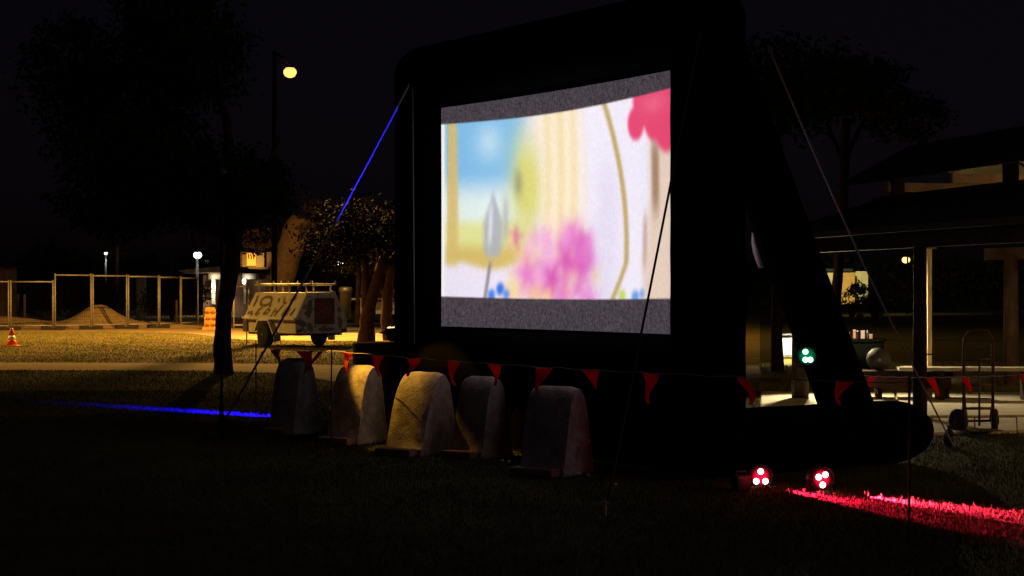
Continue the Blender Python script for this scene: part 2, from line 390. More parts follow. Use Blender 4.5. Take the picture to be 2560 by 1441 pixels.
n.links.new(a.outputs['Color'], mx.inputs[0]); n.links.new(mr.outputs[0], mx.inputs['Scale'])
n.links.new(mx.outputs[0], b.inputs['Emission Color']); b.inputs['Emission Strength'].default_value = 1.0
b.inputs['Base Color'].default_value = (.6, .6, .6, 1); b.inputs['Roughness'].default_value = .9
me.materials.append(m)
sheet = bpy.data.objects.new('projection_sheet', me); COL.objects.link(sheet); sheet.parent = sc
sheet['label'] = 'glowing projection sheet with bright blurred picture between grey bars'
hm = MB()
def sheetpt(s, v):
    u = s / SW; bl = .16 * (math.sin(math.pi * min(max(u, 0), 1)) ** .8) * (math.sin(math.pi * min(max(v, 0), 1)) * .45 + .55)
    return U * s + NB * (bl - .012) + Zc * (ZT - SH * v)
for v0, v1 in ((-.035, .022), (.985, 1.045)):
    o0 = len(hm.v)
    for i in range(61):
        s = SW * i / 60; hm.v += [tuple(sheetpt(s, v0)), tuple(sheetpt(s, v1))]
    hm.f += [(o0 + 2 * i, o0 + 2 * i + 1, o0 + 2 * i + 3, o0 + 2 * i + 2) for i in range(60)]
for s0, s1 in ((-.05, .035), (SW - .02, SW + .03)):
    o0 = len(hm.v)
    for i in range(41):
        hm.v += [tuple(sheetpt(s0, i / 40)), tuple(sheetpt(s1, i / 40))]
    hm.f += [(o0 + 2 * i, o0 + 2 * i + 2, o0 + 2 * i + 3, o0 + 2 * i + 1) for i in range(40)]
h = hm.build('hem', M_hem, sheet, True)

# guy ropes
def rope(name, label, a, b, r, m, sag=.03, n=24, group=None):
    a = Vector(a); b = Vector(b)
    pts = [a.lerp(b, i / n) - Zc * sag * math.sin(math.pi * i / n) for i in range(n + 1)]
    o = MB().tube(pts, r, 8).build(name, m, None, True); tag(o, label, 'rope', group); return o
ringL = P(1031, 196, 16.88)
rope('guy_rope', 'pale guy rope lit blue near the screen frame, running down to the left', ringL, G(556, 1062), .0125, M_rope, .04, group='guy ropes of the screen')
rope('guy_rope', 'pale guy rope running from the frame down towards the shelter on the right', P(1919, 112, 13.75), G(2385, 1118), .008, M_rope_dull, .10, group='guy ropes of the screen')
rope('guy_rope', 'dark guy rope crossing in front of the glowing picture', P(1748, 90, 13.25), G(1512, 1290), .0095, M_rope_dark, .02, group='guy ropes of the screen')
rope('hanging_rope', 'slack rope hanging straight down the left tube of the screen frame', ringL, P(1036, 900, 16.86), .008, M_rope_grey, 0, group='guy ropes of the screen')
for lb, g_ in (('ground peg at the foot of the left guy rope', G(556, 1062)), ('ground peg at the foot of the right guy rope', G(2385, 1118)), ('ground peg in front of the glowing screen', G(1512, 1290))):
    b = MB().tube([g_ + Vector((0, 0, -.1)), g_ + Vector((0, 0, .10))], .012, 8); b.tube([g_ + Vector((-.03, 0, .085)), g_ + Vector((.03, 0, .085))], .009, 6)
    tag(b.build('ground_peg', M_steel), lb, 'peg', 'ground pegs')

# ------------------------------------------------------------------ wedge blocks
def wedge(name, label, px, py, yaw, h, base, top, length, lean=0.0, skew=0.0):
    g0 = G(px, py); t = thing(name, label, 'block', g0, R(yaw), 'concrete wedge blocks in front of the screen')
    # profile in local y-z (near face at +y... ), extruded along local x ; rounded top
    prof = []
    hb, ht = base / 2, top / 2
    half = []
    for z in (0, .06, .085, .2 * h, .35 * h, .5 * h, .6 * h, .7 * h, .78 * h, .84 * h, .89 * h, .93 * h, .96 * h, .98 * h, .993 * h, h):
        t_ = max(0, (z - .58 * h) / (.42 * h)); lin_ = hb + (ht * 1.05 - hb) * z / h if z > .07 else hb * 1.0
        half.append((lin_ * max(0, 1 - t_ ** 3.2) ** .5 + (.004 if t_ >= 1 else 0), z, skew * t_))
    prof = [(-w_ + k_, z) for w_, z, k_ in half] + [(w_ + k_, z) for w_, z, k_ in reversed(half)]
    b = MB(); pl_ = [Vector((0, y, z)) for y, z in prof]
    nx = 7; n = len(pl_)
    for k in range(nx):
        x = -length / 2 + length * k / (nx - 1); e = 1 - .03 * (k in (0, nx - 1))
        for p in pl_:
            j = random.uniform(-.003, .003); b.v.append((x, p.y * e + lean * p.z + j, p.z * (e if p.z > .1 else 1) + j))
    for k in range(nx - 1):
        for i in range(n - 1): b.f.append((k * n + i, (k + 1) * n + i, (k + 1) * n + i + 1, k * n + i + 1))
        b.f.append((k * n + n - 1, (k + 1) * n + n - 1, (k + 1) * n, k * n))
    b.f += [tuple(range(n)), tuple(range(nx * n - 1, (nx - 1) * n - 1, -1))]
    o = b.build('body', M_conc, t, False)
    es = o.modifiers.new('smooth', 'EDGE_SPLIT'); es.split_angle = R(35); o.data.polygons.foreach_set('use_smooth', [True] * len(o.data.polygons))
    f = MB().box((-.02, -hb - .06, .035), (length * .95, .13, .07)); f.build('footing', M_conc_dark, t, bevel=.01)
    return t
wedge('wedge_block', 'dark leftmost wedge block standing nearest the tree trunk', 738, 1083, -34, .777, .46, .20, .33)
wedge('wedge_block', 'wedge block with brightly lit curved orange top, second from the left', 895, 1105, -30, .752, .54, .24, .36, skew=.02)
wedge('wedge_block', 'leaning middle wedge block with orange light down its upper slope', 1056, 1132, -32, .735, .64, .22, .40, lean=.02, skew=.03)
wedge('wedge_block', 'wedge block with thin orange rim on top, right of the leaning one', 1205, 1141, -36, .716, .48, .20, .34)
wedge('wedge_block', 'rightmost wedge block, darkest face, below the picture', 1392, 1183, -34, .706, .48, .20, .42)

# ------------------------------------------------------------------ bunting
def bunting(label, p0, p1, flags, sag, h=.19, w=.155):
    t = thing('bunting', label, 'bunting', p0, 0, 'red flag bunting')
    d = p1 - p0; n = 60
    def at_(u): return d * u - Zc * (sag * 4 * u * (1 - u)) + Vector((0, 0, .004 * math.sin(u * 90)))
    MB().tube([at_(i / n) for i in range(n + 1)], .004, 6).build('string', M_string, t, True)
    for (u, tw, hf, wf, ang) in flags:
        c = at_(u) - Zc * .004; th = math.atan2(d.y, d.x) + R(tw); e = Vector((math.cos(th), math.sin(th), 0)); nn = Vector((-e.y, e.x, 0))
        b = MB(); K = 7
        for k in range(K + 1):
            f = k / K; ww = w * wf * (1 - f) / 2 + .002; z = -h * hf * f
            cc = c + e * (ang * f * w) + nn * (.022 * math.sin(f * 4 + u * 30) + .05 * f * math.sin(u * 50)) + Zc * z
            curl = .035 * math.sin(u * 70 + f * 3)
            for off in (-.0015, .0015):
                b.v += [tuple(cc - e * ww + nn * (off + curl * f)), tuple(cc + nn * (off - .006)), tuple(cc + e * ww + nn * (off + curl))]
        for k in range(K):
            for o_ in (0, 3):
                for i in (0, 1):
                    a_ = k * 6 + o_ + i; fc = (a_, a_ + 1, a_ + 7, a_ + 6); b.f.append(fc if o_ else fc[::-1])
            for a_, c_ in ((k * 6, k * 6 + 3), (k * 6 + 2, k * 6 + 5)): b.f.append((a_, c_, c_ + 6, a_ + 6))
        b.build('flag', M_flag, t, True)
    return t
BN0 = LP - NB * 1.15
def BP(s, z): q = BN0 + U * s; return Vector((q.x, q.y, z))
b0 = BP(-.1, .90); b1 = BP(7.25, .93)
def s_of_px(x):
    r = (x - 1280) / F; return (BN0.y * r - BN0.x) / (U.x - U.y * r)
fl = []
for x, tw, hf, wf, ang in ((862, 10, 1.0, .75, .25), (945, 8, 1.05, .9, .3), (1031, 12, .80, .95, .1), (1128, 5, 1.1, .85, .1), (1236, 10, .9, .8, .05), (1352, 12, 1.05, .95, .28), (1478, 18, .75, .9, .3), (1618, 5, 1.15, .95, .0), (1862, 0, .95, .75, .0), (2103, -5, .80, .85, -.3)):
    u = (s_of_px(x) + .1) / 7.35; fl.append((u, tw, hf, wf, ang))
bunting('front run of red triangular bunting strung before the screen and blocks', b0, b1, fl, .035)
b2 = P(640, 862, 20.5); bunting('short far run of red bunting in front of the trailer wheels', b0, b2, [(.16, 20, 1.0, .9, .2), (.30, 60, 1.1, 1.0, -.3), (.66, 30, 1.0, 1.0, -.2)], .03)
b3 = P(2125, 938, 16.4); b4 = P(2640, 932, 14.6)
bunting('right run of red bunting between the screen base and the hand truck', b3, b4, [(.13, 5, .52, .6, -.4), (.42, 0, .9, .9, .35), (.60, -8, .72, .85, .4), (.86, 25, .6, .9, .5)], .03)
for lb, p in (('thin dark bunting stake at the left corner of the front run', b0), ('thin dark bunting stake by the far left end of the bunting', b2), ('thin dark bunting stake at the right end of the front run', b1), ('thin dark bunting stake behind the inflatable base tube', b3), ('thin dark bunting stake past the hand truck', b4)):
    o = MB().tube([(p.x, p.y, -.15), (p.x, p.y, p.z + .04)], .008, 6).build('bunting_stake', M_blackm); tag(o, lb, 'stake', 'bunting stakes')

# ------------------------------------------------------------------ LED par cans
def lens_mat(name, c, s):
    """frosted front lens that scatters its LEDs' light, brighter near the middle"""
    m = bpy.data.materials.new(name); m.use_nodes = True; n = m.node_tree; b = n.nodes['Principled BSDF']
    tc = n.nodes.new('ShaderNodeTexCoord'); ln = n.nodes.new('ShaderNodeVectorMath'); ln.operation = 'LENGTH'
    mp = n.nodes.new('ShaderNodeMapping'); mp.inputs['Scale'].default_value = (1, 1, 0)
    mr = n.nodes.new('ShaderNodeMapRange'); mr.inputs['From Min'].default_value = .022; mr.inputs['From Max'].default_value = .080; mr.inputs['To Min'].default_value = s * 1.7; mr.inputs['To Max'].default_value = s * .025; mr.interpolation_type = 'SMOOTHSTEP'  # radial falloff paints a soft halo around the LEDs
    n.links.new(tc.outputs['Object'], mp.inputs['Vector']); n.links.new(mp.outputs[0], ln.inputs[0]); n.links.new(ln.outputs['Value'], mr.inputs['Value']); n.links.new(mr.outputs[0], b.inputs['Emission Strength'])
    b.inputs['Emission Color'].default_value = (*c, 1); b.inputs['Base Color'].default_value = (.004, .004, .004, 1); b.inputs['Roughness'].default_value = .8; b.inputs['Specular IOR Level'].default_value = .05
    return m
def par_can(label, loc, target, col, core, leds, lens_s=.8, led_s=9, r=.095, bracket=True):
    t = thing('led_par_light', label, 'stage light', loc, 0, 'LED par lights')
    dirv = (Vector(target) - Vector(loc)).normalized(); t.rotation_euler = dirv.to_track_quat('Z', 'Y').to_euler()
    MB().lathe([(r * .5, -.13), (r * .8, -.12), (r, -.06), (r, .018), (r * .94, .018), (r * .94, .004)], n=28).build('housing', M_blackm, t, True)
    MB().lathe([(r * .93, .0045), (r * .8, .007), (.001, .009)], n=28).build('lens', lens_mat('lens_painted_glow', col, lens_s), t, True)
    me_ = emit('led_glow', core, led_s)
    for (x, y) in leds:
        MB().lathe([(.023, .006), (.022, .014), (.014, .019), (.001, .020)], n=14).build('led', me_, t, True).location = (x, y, 0)
    if bracket:
        b = MB().tube([(-r - .012, 0, -.03), (-r - .012, -r - .01, -.03), (r + .012, -r - .01, -.03), (r + .012, 0, -.03)], .007, 6); b.build('bracket', M_blackm, t)
    return t
RED = (1.0, .004, .045); REDCORE = (1.0, .70, .48)
cA = P(1901, 1192, 13.05); cB = P(2054, 1197, 12.75)
par_can('red LED par light on the grass, left of the two', cA, (2.6, 9.0, .30), RED, REDCORE, [(.0, .040), (-.036, -.032), (.036, -.034)])
par_can('red LED par light on the grass casting a red beam to the right', cB, (3.4, 9.0, .20), RED, REDCORE, [(-.028, .014), (.026, .03), (.004, -.044)])
# their light: grazing beams along the grass, spill on the tube behind
spot(None, cB + Vector((.09, -.12, .0)), G(2610, 1300) + Vector((0, 0, .0)), 30000, (1, .022, .075), 20, .6, .03)
spot(None, cA + Vector((.06, -.12, .0)), G(2400, 1300), 11000, (1, .010, .05), 22, .7, .03)
point(cA + Vector((.0, -.32, .12)), 1.1, RED, .05); point(cB + Vector((.0, -.32, .12)), .9, RED, .05)
GRN = (.0, .62, .22); cG = P(2017, 890, 14.0)
par_can('green LED par light strapped to the diagonal brace of the screen', cG, (1.9, 5, 1.3), GRN, (.55, 1.0, .80), [(-.012, .034), (-.012, -.030), (.028, -.030)], .20, 3.5, .075)
point(cG + Vector((-.02, -.12, 0)), .25, (.0, 1, .35), .03)
# blue ones: behind the blocks, grazing the lawn to the left, and one lighting the left rope
cBl = G(838, 1052) + Vector((0, 0, .10)); tb = G(600, 1037)
par_can('blue LED par light lying behind the second wedge block', cBl, tb + Vector((0, 0, .06)), (.02, .01, 1), (.15, .15, 1), [(0, .04), (-.036, -.03), (.036, -.03)], .8, 4)
spot(None, cBl + (tb - cBl).normalized() * .12 + Vector((0, 0, .13)), tb, 30000, (.004, .001, 1), 14, .9, .02)
cB2 = Vector((-1.55, 18.35, .13))
par_can('blue LED par light standing at the foot of the left frame tube', cB2, ringL, (.02, .01, 1), (.15, .15, 1), [(0, .04), (-.036, -.03), (.036, -.03)], .8, 4)
spot(None, cB2 + Vector((0, 0, .12)), ringL + Vector((-.28, .18, -.05)), 3000, (.015, .012, 1), 24, .8, .03)
# power box beside the first red can
pb = thing('power_box', 'small black power box lit red beside the left red light', 'box', G(1852, 1226), R(25))
MB().box((0, 0, .055), (.12, .10, .11)).build('case', M_lampbody, pb, bevel=.01); MB().tube([(-.04, 0, .11), (-.04, 0, .14), (.04, 0, .14), (.04, 0, .11)], .008, 6).build('handle', M_black, pb)
MB().box((0, -.051, .075), (.05, .006, .03)).build('socket', M_rim, pb)

# black road case left of the frame with a dark can on top
cs = thing('road_case', 'black flat-topped road case left of the screen base', 'case', Vector((-1.24, 17.75, 0)), R(8))
MB().box((0, 0, .49), (.78, .55, .90)).build('body', M_black, cs, bevel=.02)
for x in (-.32, .32):
    for y in (-.2, .2): MB().tube([(x - .012, y, .035), (x + .012, y, .035)], .035, 12).build('castor', M_tyre, cs)
MB().box((0, 0, .70), (.792, .562, .012)).build('edge_trim', M_blackm, cs)
for x in (-.2, .2): MB().box((x, -.281, .70), (.06, .012, .08)).build('latch', M_rim, cs)
amb = Vector((-1.22, 17.78, 1.085))
AMB = (1.0, .47, .035)
par_can('amber LED par light on top of the road case, its lens facing up', amb, amb + Vector((-.10, -.12, .80)), (1, .55, .12), (1.0, .75, .35), [(0, .04), (-.036, -.03), (.036, -.03)], 1.0, 2)
am2 = Vector((-2.86, 17.05, 2.62)); am_t = Vector((-1.25, 16.32, .84))  # amber lamp and its stand are added to light the block tops
pc2 = par_can('added black amber par light with a snoot, put in to light the block tops', am2, am_t, (1, .55, .12), (1.0, .75, .35), [(0, .03), (-.026, -.02), (.026, -.02)], .003, .004, .06)
MB().lathe([(.058, .0), (.058, .20), (.056, .20), (.056, .0)], n=28).build('snoot', M_poleblack0, pc2, True)
lst = thing('added_light_stand', 'added thin black stand for the snooted amber light before the tree trunk', 'light stand', (am2.x - .03, am2.y + .06, 0))
MB().tube([(0, 0, .35), (0, 0, am2.z - .06)], .012, 8).build('mast', M_poleblack0, lst)
MB().lathe([(.17, .0), (.17, .012), (.03, .03), (.02, .36)], n=24).build('base_plate', M_poleblack0, lst, True)
spot(None, am2 + (am_t - am2).normalized() * .22, am_t, 850, AMB, 27, .35, .015)

# ------------------------------------------------------------------ street lamps
M_poleblack = mat('pole_black', (.003, .003, .003), .9, spec=.01)
def street_lamp(label, head, arm, W_, col, glow, glow_s, headr=.16, spotdeg=163, light=True, group='street lamps', pole_m=None):
    base = Vector((head.x, head.y - arm, 0)); t = thing('street_lamp', label, 'street lamp', base, R(-90), group)
    H = head.z; pm = pole_m or M_poleblack
    MB().tube([(0, 0, 0), (0, 0, H * .5), (0, 0, H + .12)], [.09, .075, .05], 10).build('pole', pm, t, True)
    if abs(arm) > .05: MB().tube([(0, 0, H + .10), (-arm * .6, 0, H + .22), (-arm, 0, H + .16)], .035, 8).build('arm', pm, t, True)
    MB().lathe([(headr * .15, .85 * headr), (headr * .5, .72 * headr), (headr * .68, .48 * headr)], (-arm, 0, H), 16).build('hood', pm, t, True)
    MB().lathe([(headr * .30, -.95 * headr), (headr * .72, -.75 * headr), (headr * .98, -.3 * headr), (headr * .95, .1 * headr), (headr * .6, .5 * headr)], (-arm, 0, H), 16).build('lamp_glass', emit('lamp_glow', glow, glow_s), t, True)
    if light:
        p = Vector((head.x, head.y, H - .30 * headr / .16 - .05)); spot(t, p, p - Vector((0, 0, 1)), W_, col, spotdeg, .5, .12)
    return t
street_lamp('bright orange street lamp glowing high above the trailer', P(725, 178, 51.6), 3.4, 20000, SODIUM, (1, .44, .09), 2.6, .20)
street_lamp('orange street lamp off to the left beyond the fence', Vector((-21.5, 44, 8.0)), -.9, 6500, SODIUM, (1, .42, .10), 1.9, .22)
street_lamp('white park lamp rising behind the low building roof', P(494, 636, 88), .12, 40, (1, .98, .9), (1, .98, .92), 5, .22, pole_m=M_white)
street_lamp('small distant white lamp left of the timber pole', P(265, 633, 120), .05, 30, (1, .98, .9), (1, .98, .85), 3, .13, pole_m=M_white)
street_lamp('small white lamp glowing among the leaves above the trailer', P(850, 654, 70), .1, 25, (1, .9, .85), (1, .9, .85), 6, .16)
street_lamp('distant orange lamp between the shelter posts', P(2265, 648, 100), .4, 150, SODIUM, (1, .50, .16), 3.2, .24)
street_lamp('faint unlit lamp standing beside the white park lamp', P(517, 652, 95), .05, 0, (1, 1, 1), (.5, .5, .45), .05, .12, light=False)

# ------------------------------------------------------------------ trees
def leaves(name, parent, centres, n, m, size=.09):
    """centres: list of (Vector local, radius vec, weight); leaf-sized quads in clumps"""
    wts = np.array([c[2] for c in centres], float); wts /= wts.sum(); cnt = rng.multinomial(n, wts)
    allv = []
    for (c, r, _), k in zip(centres, cnt):
        nc = max(4, k // 26); cen = rng.normal(size=(nc, 3)); cen /= np.linalg.norm(cen, axis=1)[:, None]; cen *= (rng.random((nc, 1)) ** .4)
        cen = cen * np.array(r) + np.array(c)
        pick = rng.integers(0, nc, k); p = cen[pick] + rng.normal(size=(k, 3)) * (.16 * np.mean(r)) * np.array([1, 1, .7])
        allv.append(p)
    p = np.concatenate(allv); k = len(p)
    a = rng.normal(size=(k, 3)); a /= np.linalg.norm(a, axis=1)[:, None]; b = rng.normal(size=(k, 3)); b -= a * (a * b).sum(1)[:, None]; b /= np.linalg.norm(b, axis=1)[:, None]
    s = size * (.6 + .8 * rng.random((k, 1))); v = np.stack([p - a * s, p + b * s * .42, p + a * s, p - b * s * .42], 1).astype(np.float32)
    me = bpy.data.meshes.new(name); me.vertices.add(k * 4); me.vertices.foreach_set('co', v.ravel()); me.loops.add(k * 4); me.loops.foreach_set('vertex_index', np.arange(k * 4, dtype=np.int32))
    me.polygons.add(k); me.polygons.foreach_set('loop_start', np.arange(0, k * 4, 4, dtype=np.int32)); me.update(); me.materials.append(m)
    o = bpy.data.objects.new(name, me); COL.objects.link(o); o.parent = parent; return o
def tree(label, base, trunk, limbs, blobs, nleaf, bark, leafm, lsize=.09, name='tree', group=None):
    t = thing(name, label, 'tree', base, 0, group)
    tr = MB(); pts = [Vector(p[:3]) for p in trunk]; rad = [p[3] for p in trunk]
    P2 = []; R2 = []
    for i in range(len(pts) - 1):
        for k in range(4):
            f = k / 4; P2.append(pts[i].lerp(pts[i + 1], f)); R2.append((rad[i] * (1 - f) + rad[i + 1] * f) * (1 + random.uniform(-.04, .04)))
    P2.append(pts[-1]); R2.append(rad[-1])
    tr.tube(P2, R2, 14, True, .05); tr.build('trunk', bark, t, True)
    if limbs:
        for L in limbs:
            MB().tube([Vector(p[:3]) for p in L], [p[3] for p in L], 8, True, .05).build('limb', bark, t, True)
    if blobs: leaves('crown', t, [(Vector(b[0]), b[1], b[2]) for b in blobs], nleaf, leafm, lsize)
    return t
# silhouetted tree on the left
bt = G(560, 936)
tree('dark silhouetted tree with a broad black crown left of the trailer', bt,
     [(0, 0, -.1, .17), (-.03, 0, .5, .155), (-.0, 0, 1.1, .14), (.10, 0, 1.7, .14), (.17, .02, 2.4, .15), (.2, 0, 3.2, .12)],
     [[(.17, 0, 2.3, .09), (.5, .3, 3.0, .07), (.9, .5, 4.2, .04)], [(.15, 0, 2.3, .10), (-.9, -.2, 3.0, .07), (-2.3, -.3, 4.2, .04)], [(.2, 0, 3.0, .1), (.0, .2, 4.5, .07), (-.6, .2, 6.0, .04)], [(.2, 0, 2.8, .09), (-1.2, .8, 4.2, .06), (-2.6, 1.3, 5.8, .03)]],
     [((-1.6, 0, 4.0), (1.3, 1.5, .9), 3), ((-2.6, .3, 5.2), (.9, 1.2, 1.0), 2), ((-.8, .2, 5.6), (1.1, 1.4, 1.0), 3), ((.0, 0, 3.3), (1.0, 1.2, .7), 2), ((-.2, .2, 3.0), (1.4, 1.2, .5), 2), ((-2.0, 0, 2.9), (1.0, 1.2, .5), 1.2), ((-1.2, .2, 6.6), (.9, 1, .6), 1.2)],
     26000, mat('bark_dark', (.020, .014, .010), .95, (.045, .03, .022), 7, .9, 22), M_leaf, .07)
# trunks right of trailer
tree('forked brown tree trunk standing between trailer and screen', G(915, 858),
     [(0, 0, -.1, .26), (.03, 0, .6, .20), (.10, 0, 1.1, .19), (.32, 0, 1.75, .16), (.5, .1, 2.4, .12)],
     [[(.02, 0, .95, .15), (-.02, 0, 1.5, .12), (-.04, .1, 2.4, .10)], [(.4, 0, 1.9, .10), (1.0, .2, 2.7, .06)]],
     [((.5, 0, 2.7), (1.1, .9, .55), 2), ((-.9, .3, 2.6), (1.0, .9, .6), 2), ((1.0, .2, 3.2), (.8, .8, .6), 1), ((-.2, .2, 3.4), (1.4, .9, .7), 2)], 7000, M_bark, M_leaf_red, .06)
tree('slim brown tree trunk beside the left frame tube', G(966, 852),
     [(.10, 0, -.1, .20), (.0, 0, .6, .17), (.02, 0, 1.2, .15), (.12, 0, 1.9, .13), (.1, 0, 2.6, .10)],
     [[(.05, 0, 1.2, .10), (-.30, .1, 1.75, .09), (-.1, .1, 2.3, .07)]],
     [((0, 0, 2.7), (1.1, .9, .5), 2), ((.9, 0, 3.0), (.8, .8, .6), 1)], 3500, M_bark, M_leaf_red, .06)
lt_ = tree('thick leaning pale trunk rising behind the trailer', G(690, 827),
     [(-.1, 0, -.1, .50), (.05, 0, 1.2, .38), (.35, 0, 2.2, .40), (.62, 0, 3.1, .46), (.8, 0, 3.6, .30)],
     [[(.6, 0, 2.8, .18), (1.3, .3, 3.6, .09)]],
     [((-.5, -.3, 2.9), (.7, .7, .5), 1), ((1.7, 0, 3.1), (1.3, .9, .6), 2), ((3.0, .3, 2.5), (1.2, .9, .8), 2), ((2.2, .2, 3.7), (1.6, .9, .5), 2), ((3.4, .2, 3.5), (1.2, .9, .5), 1)], 6500, M_bark_pale, M_leaf_red, .07); lt_.scale = (1.1, 1.1, 1.1)
tree('small tree with lamplit green leaves right of the trailer', G(893, 812),
     [(0, 0, -.1, .12), (.02, 0, 1.2, .09), (.05, 0, 2.6, .06)], [], [((0, 0, 3.2), (.75, .7, 1.0), 2), ((-.5, 0, 2.5), (.5, .5, .5), 1), ((-.3, 0, 4.0), (.8, .6, .6), 1)], 5000, M_bark, M_leaf, .08)
tree('dim brown tree trunk between the frame and the green light', G(1944, 935),
     [(0, 0, -.1, .12), (-.02, 0, .9, .09), (-.0, 0, 1.8, .085), (.03, 0, 2.8, .085), (-.1, 0, 4.2, .09)], [[(-.05, 0, 3.2, .07), (-1.0, .2, 4.4, .04)]],
     [((-.2, 0, 5.0), (1.6, 1.4, 1.0), 2), ((-1.5, .2, 5.0), (1, 1, .7), 1)], 6000, M_bark, M_leaf, .08)
tree('orange lit pole-like trunk beyond the inflatable brace', G(2087, 850),
     [(-.02, 0, -.1, .20), (.0, 0, .9, .17), (.10, 0, 2.0, .14), (.22, 0, 3.4, .13), (.30, 0, 5.4, .14), (.34, 0, 6.4, .12)], [[(.3, 0, 5.2, .08), (.9, .2, 6.4, .05)], [(.3, 0, 5.0, .07), (-.2, .2, 6.3, .05)]],
     [((.6, 0, 7.4), (1.6, 1.4, .8), 2), ((2.0, 0, 6.4), (1.3, 1.2, .7), 1), ((-.8, 0, 7.2), (.9, 1.2, .8), 1)], 7000, M_bark_pale, M_leaf, .09)
# shrubs
def shrub(label, base, blobs, n, m=None, ls=.07, group=None):
    t = thing('shrub', label, 'shrub', base, 0, group)
    b = MB()
    for k in range(6):
        a = k * 1.05; b.tube([(0, 0, -.05), (math.cos(a) * .2, math.sin(a) * .2, .5), (math.cos(a) * .5, math.sin(a) * .4, 1.1)], [.04, .03, .012], 6)
    b.build('stem', M_bark, t); leaves('foliage', t, [(Vector(q[0]), q[1], q[2]) for q in blobs], n, m or M_leaf, ls); return t
for i, (x, y, w_, h_, lb) in enumerate(((430, 802, 1.5, 1.0, 'dark leafy shrub behind the right half of the fence'), (200, 800, 2.4, .9, 'wide dark shrub behind the sand mound'), (40, 800, 2.0, .9, 'dark shrub behind the pair of short posts'), (820, 806, 1.5, 1.3, 'dark shrub just right of the trailer rack'))):
    g_ = G(x, y); shrub(lb, g_, [((0, 0, h_), (w_, .8, h_ * .8), 2), ((w_ * .5, 0, h_ * 1.3), (w_ * .6, .7, h_ * .6), 1)], 4500, None, .08, 'shrubs behind the fence')
for x, y, lb in ((2130, 800, 'leafy shrub in front of the pale lit wall'), (2185, 802, 'sparse shrub right of the pale lit wall')):
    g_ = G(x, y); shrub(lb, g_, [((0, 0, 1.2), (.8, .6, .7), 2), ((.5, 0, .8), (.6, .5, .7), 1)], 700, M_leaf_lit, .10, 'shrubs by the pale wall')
wd = thing('far_wood', 'dark far-off wood along the horizon behind the fence', 'trees', (0, 0, 0)); 
leaves('foliage', wd, [(Vector((-42 + 7 * i + random.uniform(-2, 2), 130 + random.uniform(-5, 5), 1.5 + random.random())), (5, 3, 1.6 + random.random()), 1) for i in range(16)], 26000, M_leaf, .35)['kind'] = 'stuff'

# ------------------------------------------------------------------ sand mound
sm_ = MB(); c0 = P(210, 0, 66.0); c0.z = 0; nx, ny = 60, 24
for j in range(ny + 1):
    for i in range(nx + 1):
        x = -6.5 + 13 * i / nx; y = -2.6 + 5.2 * j / ny
        hgt = .80 * math.exp(-((x - .55) / .95) ** 2 - (y / 1.3) ** 2) + .42 * math.exp(-((x + 3.2) / 2.4) ** 2 - (y / 1.2) ** 2) + .22 * math.exp(-((x - 2.6) / 1.6) ** 2 - (y / 1.1) ** 2)
        sm_.v.append((x, y, hgt + .03 * random.random() * (hgt > .05) - .03))
for j in range(ny):
    for i in range(nx):
        a_ = j * (nx + 1) + i; sm_.f.append((a_, a_ + 1, a_ + nx + 2, a_ + nx + 1))
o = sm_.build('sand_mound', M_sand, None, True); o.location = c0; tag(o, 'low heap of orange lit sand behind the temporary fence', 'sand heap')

# ------------------------------------------------------------------ temporary fence
def wire_fence(label, a, b, h):
    d = b - a; L = d.length; t = thing('wire_fence', label, 'fence', a, math.atan2(d.y, d.x), 'temporary fence panels')
    r = .028
    for x in (.04, L - .04): MB().tube([(x, 0, .06), (x, 0, h + .06)], r, 8).build('post', M_steel, t, True)
    MB().tube([(.04, 0, h), (L - .04, 0, h)], r, 8).build('top_rail', M_steel, t, True)
    MB().tube([(.04, 0, .16), (L - .04, 0, .16)], r * .8, 8).build('bottom_rail', M_steel, t, True)
    w_ = MB(); k = int(L / .085)
    for i in range(1, k): w_.tube([(.04 + (L - .08) * i / k, 0, .16), (.04 + (L - .08) * i / k, 0, h)], .0035, 3, False)
    for i in range(1, 17): w_.tube([(.04, .004, .16 + (h - .16) * i / 17), (L - .04, .004, .16 + (h - .16) * i / 17)], .0035, 3, False)
    w_.build('wire_mesh', M_poleblack0, t)
def fence_foot(label, p, rz):
    t = thing('ballast_block', label, 'ballast block', p, rz, 'fence feet')
    b = MB().box((-.26, 0, .075), (.30, .24, .15)); b.box((.26, 0, .075), (.30, .24, .15)); b.box((0, 0, .045), (.26, .20, .09)); b.build('block', M_fencefoot, t, bevel=.02)
FP = [P(-120, 0, 60.5), P(24, 0, 60.9), P(135, 0, 61.3), P(230, 0, 62.2), P(319, 0, 63.2), P(398, 0, 64.4), P(452, 0, 66.0), P(496, 0, 67.5)]
for p in FP: p.z = 0
lbs = ['lower fence panel cut off by the left edge', 'lower fence panel left of the tall post, behind the traffic cone', 'tall wire fence panel in front of the sand slope, first of the high ones', 'tall wire fence panel across the sand mound peak', 'tall wire fence panel right of the sand mound', 'narrow looking wire fence panel before the pale post', 'last wire fence panel next to the orange barrier']
for i, lb in enumerate(lbs): wire_fence(lb, FP[i], FP[i + 1], 1.72 if i < 2 else 2.0 - .02 * i)
for i, lb in enumerate(('black fence foot at the left, behind the cone', 'black fence foot at the step in fence height', 'black fence foot below the sand mound peak', 'black fence foot right of the sand mound', 'black fence foot near the pale short post', 'rubble-like dark fence foot left of the orange barrier')):
    fence_foot(lb, FP[i + 1] + Vector((0, -.12, 0)), random.uniform(-.1, .1))
pnl0 = P(582, 0, 62.0); pnl0.z = 0; pnl1 = P(624, 0, 62.4); pnl1.z = 0
wire_fence('brown wire fence panel between the tree trunk and the trailer', pnl0, pnl1, 1.55)

